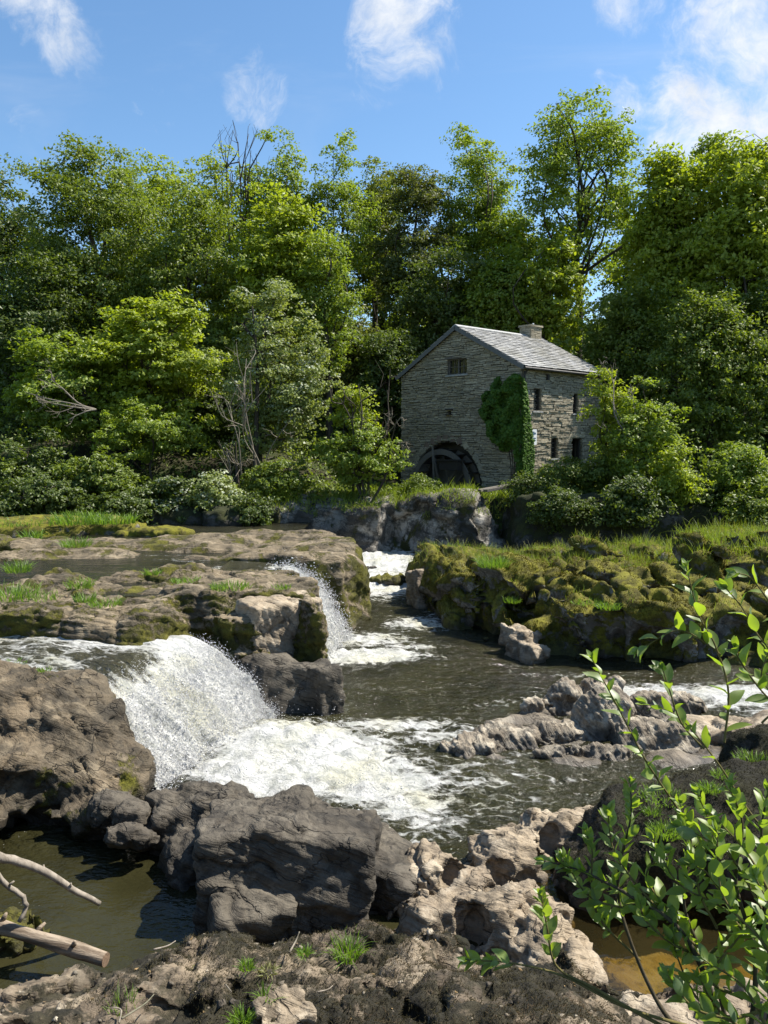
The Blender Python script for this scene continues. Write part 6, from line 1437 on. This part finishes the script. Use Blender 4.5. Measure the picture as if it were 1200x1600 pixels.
def willow(label, stems, size, seed, density=1.0, cap=290):
    """stems: (list of (px, py, depth), radius, leafy-from)"""
    global rng
    rng = np.random.default_rng(seed)
    base = py_(*stems[0][0][0]); root = thing('willow', label, 'willow', tuple(base)); L = []
    for path, r, lf in stems:
        P = spline(np.array([py_(*q) for q in path]) - base, 40); mb = MB(); mb.tube(P, np.linspace(r, .0016, 40), 6, False)
        mb.build('stem', TWIGD if r > .006 else TWIGM, root, True)
        arc = np.concatenate([[0], np.cumsum(np.linalg.norm(np.diff(P, axis=0), axis=1))]); tot = arc[-1]; s = lf * tot; a = rng.uniform(0, 6)
        while s < tot:
            j = min(int(np.searchsorted(arc, s)), 39); tdir = P[min(j + 1, 39)] - P[j - 1]; tdir /= np.linalg.norm(tdir) + 1e-9
            a += 2.4 + rng.normal(0, .35); x1 = np.cross(tdir, [.3, .2, .9]); x1 /= np.linalg.norm(x1); x2 = np.cross(tdir, x1)
            side = x1 * math.cos(a) + x2 * math.sin(a); u = s / tot
            d = side * rng.uniform(.75, 1.0) + tdir * (.55 + .75 * u) + np.array([0, 0, rng.uniform(-.15, .35)]); d /= np.linalg.norm(d)
            nrm_ = np.cross(np.cross(d, tdir), d) * rng.choice([1, .6]) + np.array([.1, -.15, .55]) + rng.normal(0, .35, 3)
            L.append((P[j] + side * r * .5, d, nrm_, size * rng.uniform(.62, 1.15) * (1.0 if u < .82 else 1.0 - 2.4 * (u - .82))))
            s += size * rng.uniform(.30, .55) / density * (1.0 if u < .85 else .5)
        for q in range(3):
            d = tdir + rng.normal(0, .3, 3); d /= np.linalg.norm(d); L.append((P[-1], d, rng.normal(0, 1, 3), size * rng.uniform(.35, .6)))
    order = sorted(range(len(L)), key=lambda i: -L[i][3]); rest = MB()
    for c, i in enumerate(order):
        p, d, nn_, sz = L[i]; X_ = np.cross(d, nn_); X_ /= np.linalg.norm(X_) + 1e-9; Z_ = np.cross(X_, d); k = int(rng.integers(6))
        if c < cap:
            o = link('leaf', LMs[k], root); o.matrix_local = Matrix(((X_[0] * sz, d[0] * sz, Z_[0] * sz, p[0]), (X_[1] * sz, d[1] * sz, Z_[1] * sz, p[1]), (X_[2] * sz, d[2] * sz, Z_[2] * sz, p[2]), (0, 0, 0, 1)))
        else: rest.add((LV[k][0] * sz) @ np.stack([X_, d, Z_]) + p, LV[k][1])
    if rest.n: tag(rest.build('foliage', L_WIL, root, True), kind='stuff')
    return root
def fan(seed, x0, y0, Y0, targets, r):
    return [([(x0, y0, Y0), ((x0 * 2 + tx) / 3 + (tx - x0) * dx, (y0 * 2 + ty) / 3 + (ty - y0) * .05, Y0 + (tY - Y0) * .3), ((x0 + 2 * tx) / 3, (y0 + 2 * ty) / 3, Y0 + (tY - Y0) * .7), (tx, ty, tY)], r, lf) for (tx, ty, tY, dx, lf) in targets]
willow('tall loose willow sprigs rising past the moss at the right edge', [
    ([(1240, 1330, 2.1), (1180, 1280, 2.15), (1120, 1190, 2.2), (1060, 1120, 2.25), (1010, 1100, 2.3)], .004, .55),
    ([(1132, 1160, 2.18), (1138, 1080, 2.2), (1118, 1010, 2.2), (1092, 960, 2.22), (1072, 885, 2.25)], .0035, .05),
    ([(1128, 1025, 2.2), (1110, 1010, 2.2), (1060, 985, 2.2), (1000, 1015, 2.2)], .0025, .2),
    ([(1250, 1060, 2.0), (1190, 1000, 2.05), (1160, 950, 2.1), (1135, 920, 2.1)], .003, .0), ([(1250, 1130, 2.0), (1195, 1085, 2.05), (1155, 1030, 2.05), (1148, 1010, 2.05)], .003, .1),
    ([(1060, 1265, 2.25), (1010, 1190, 2.2), (968, 1110, 2.2), (925, 1030, 2.2)], .0035, .1), ([(1100, 1170, 2.2), (1065, 1130, 2.2), (1045, 1075, 2.2), (1035, 1045, 2.2)], .003, .25),
    ([(1260, 990, 2.0), (1215, 955, 2.0), (1175, 905, 2.05), (1150, 895, 2.05)], .003, .1), ([(1190, 1130, 2.1), (1215, 1100, 2.1), (1190, 1060, 2.1), (1200, 1020, 2.1)], .003, .1)], .064, 501, 1.0)
willow('bushy leafy willow crowding the lower right corner', [
    ([(1150, 1660, 1.95), (1075, 1470, 2.0), (985, 1400, 2.05), (905, 1360, 2.1), (850, 1345, 2.1)], .009, .42),
    ([(1145, 1650, 1.95), (1120, 1540, 2.0), (1070, 1420, 2.05), (1080, 1320, 2.1), (1062, 1255, 2.1)], .008, .3),
    ([(1080, 1630, 2.0), (1030, 1570, 2.05), (985, 1470, 2.1), (965, 1380, 2.15), (985, 1280, 2.15), (985, 1225, 2.15)], .008, .45),
    ([(1110, 1640, 2.0), (1010, 1590, 2.0), (930, 1545, 2.0), (870, 1510, 2.0), (855, 1450, 2.0), (846, 1400, 2.0)], .006, .72),
    ([(1100, 1610, 2.0), (980, 1575, 2.0), (880, 1525, 2.0), (800, 1505, 2.0), (730, 1500, 2.0)], .005, .80),
    ([(1170, 1650, 1.9), (1180, 1500, 1.95), (1150, 1380, 2.0), (1160, 1290, 2.05), (1140, 1230, 2.05)], .008, .25),
    ([(1200, 1640, 1.85), (1205, 1520, 1.9), (1195, 1400, 1.95), (1190, 1300, 2.0), (1200, 1235, 2.0)], .008, .15),
    ([(1090, 1480, 2.05), (1050, 1430, 2.05), (1010, 1370, 2.1), (1040, 1330, 2.1)], .005, .1), ([(1100, 1500, 2.0), (1150, 1440, 2.0), (1110, 1370, 2.0), (1080, 1350, 2.0)], .005, .1),
    ([(1000, 1500, 2.1), (940, 1440, 2.1), (925, 1390, 2.1), (925, 1330, 2.1), (915, 1300, 2.1)], .004, .2), ([(1160, 1560, 1.95), (1110, 1530, 1.95), (1150, 1470, 1.95), (1180, 1440, 1.95)], .005, .1),
    ([(1190, 1580, 1.9), (1140, 1590, 1.9), (1110, 1560, 1.9), (1095, 1530, 1.9)], .005, .2), ([(1130, 1500, 2.0), (1060, 1480, 2.0), (1010, 1440, 2.0), (1000, 1410, 2.0)], .005, .2), ([(1090, 1480, 2.0), (1010, 1400, 2.05), (960, 1330, 2.1), (950, 1270, 2.1)], .004, .15), ([(1120, 1450, 2.0), (1090, 1380, 2.0), (1110, 1300, 2.05), (1090, 1240, 2.05)], .004, .1), ([(1060, 1440, 2.05), (980, 1420, 2.05), (920, 1400, 2.1), (880, 1340, 2.1)], .004, .2), ([(1180, 1480, 1.95), (1130, 1420, 2.0), (1060, 1380, 2.0), (1020, 1310, 2.05)], .004, .1), ([(1190, 1420, 1.95), (1150, 1350, 2.0), (1120, 1320, 2.0), (1060, 1290, 2.05)], .004, .1), ([(1150, 1600, 1.9), (1090, 1560, 1.95), (1060, 1500, 2.0), (1050, 1460, 2.0)], .004, .1)], .058, 502, 1.5)
willow('low leafy willow shoots at the bottom right edge', [
    ([(1230, 1680, 1.7), (1195, 1600, 1.75), (1160, 1540, 1.8), (1100, 1500, 1.85)], .006, .1), ([(1240, 1650, 1.7), (1200, 1540, 1.75), (1210, 1440, 1.8), (1180, 1370, 1.85)], .006, .05),
    ([(1240, 1560, 1.75), (1190, 1470, 1.8), (1130, 1400, 1.85), (1120, 1300, 1.9)], .006, .05), ([(1245, 1480, 1.8), (1200, 1390, 1.85), (1165, 1330, 1.9), (1110, 1270, 1.95)], .005, .05), ([(1190, 1660, 1.75), (1150, 1600, 1.8), (1085, 1575, 1.85), (1040, 1520, 1.9)], .005, .2)], .058, 503, 1.4)
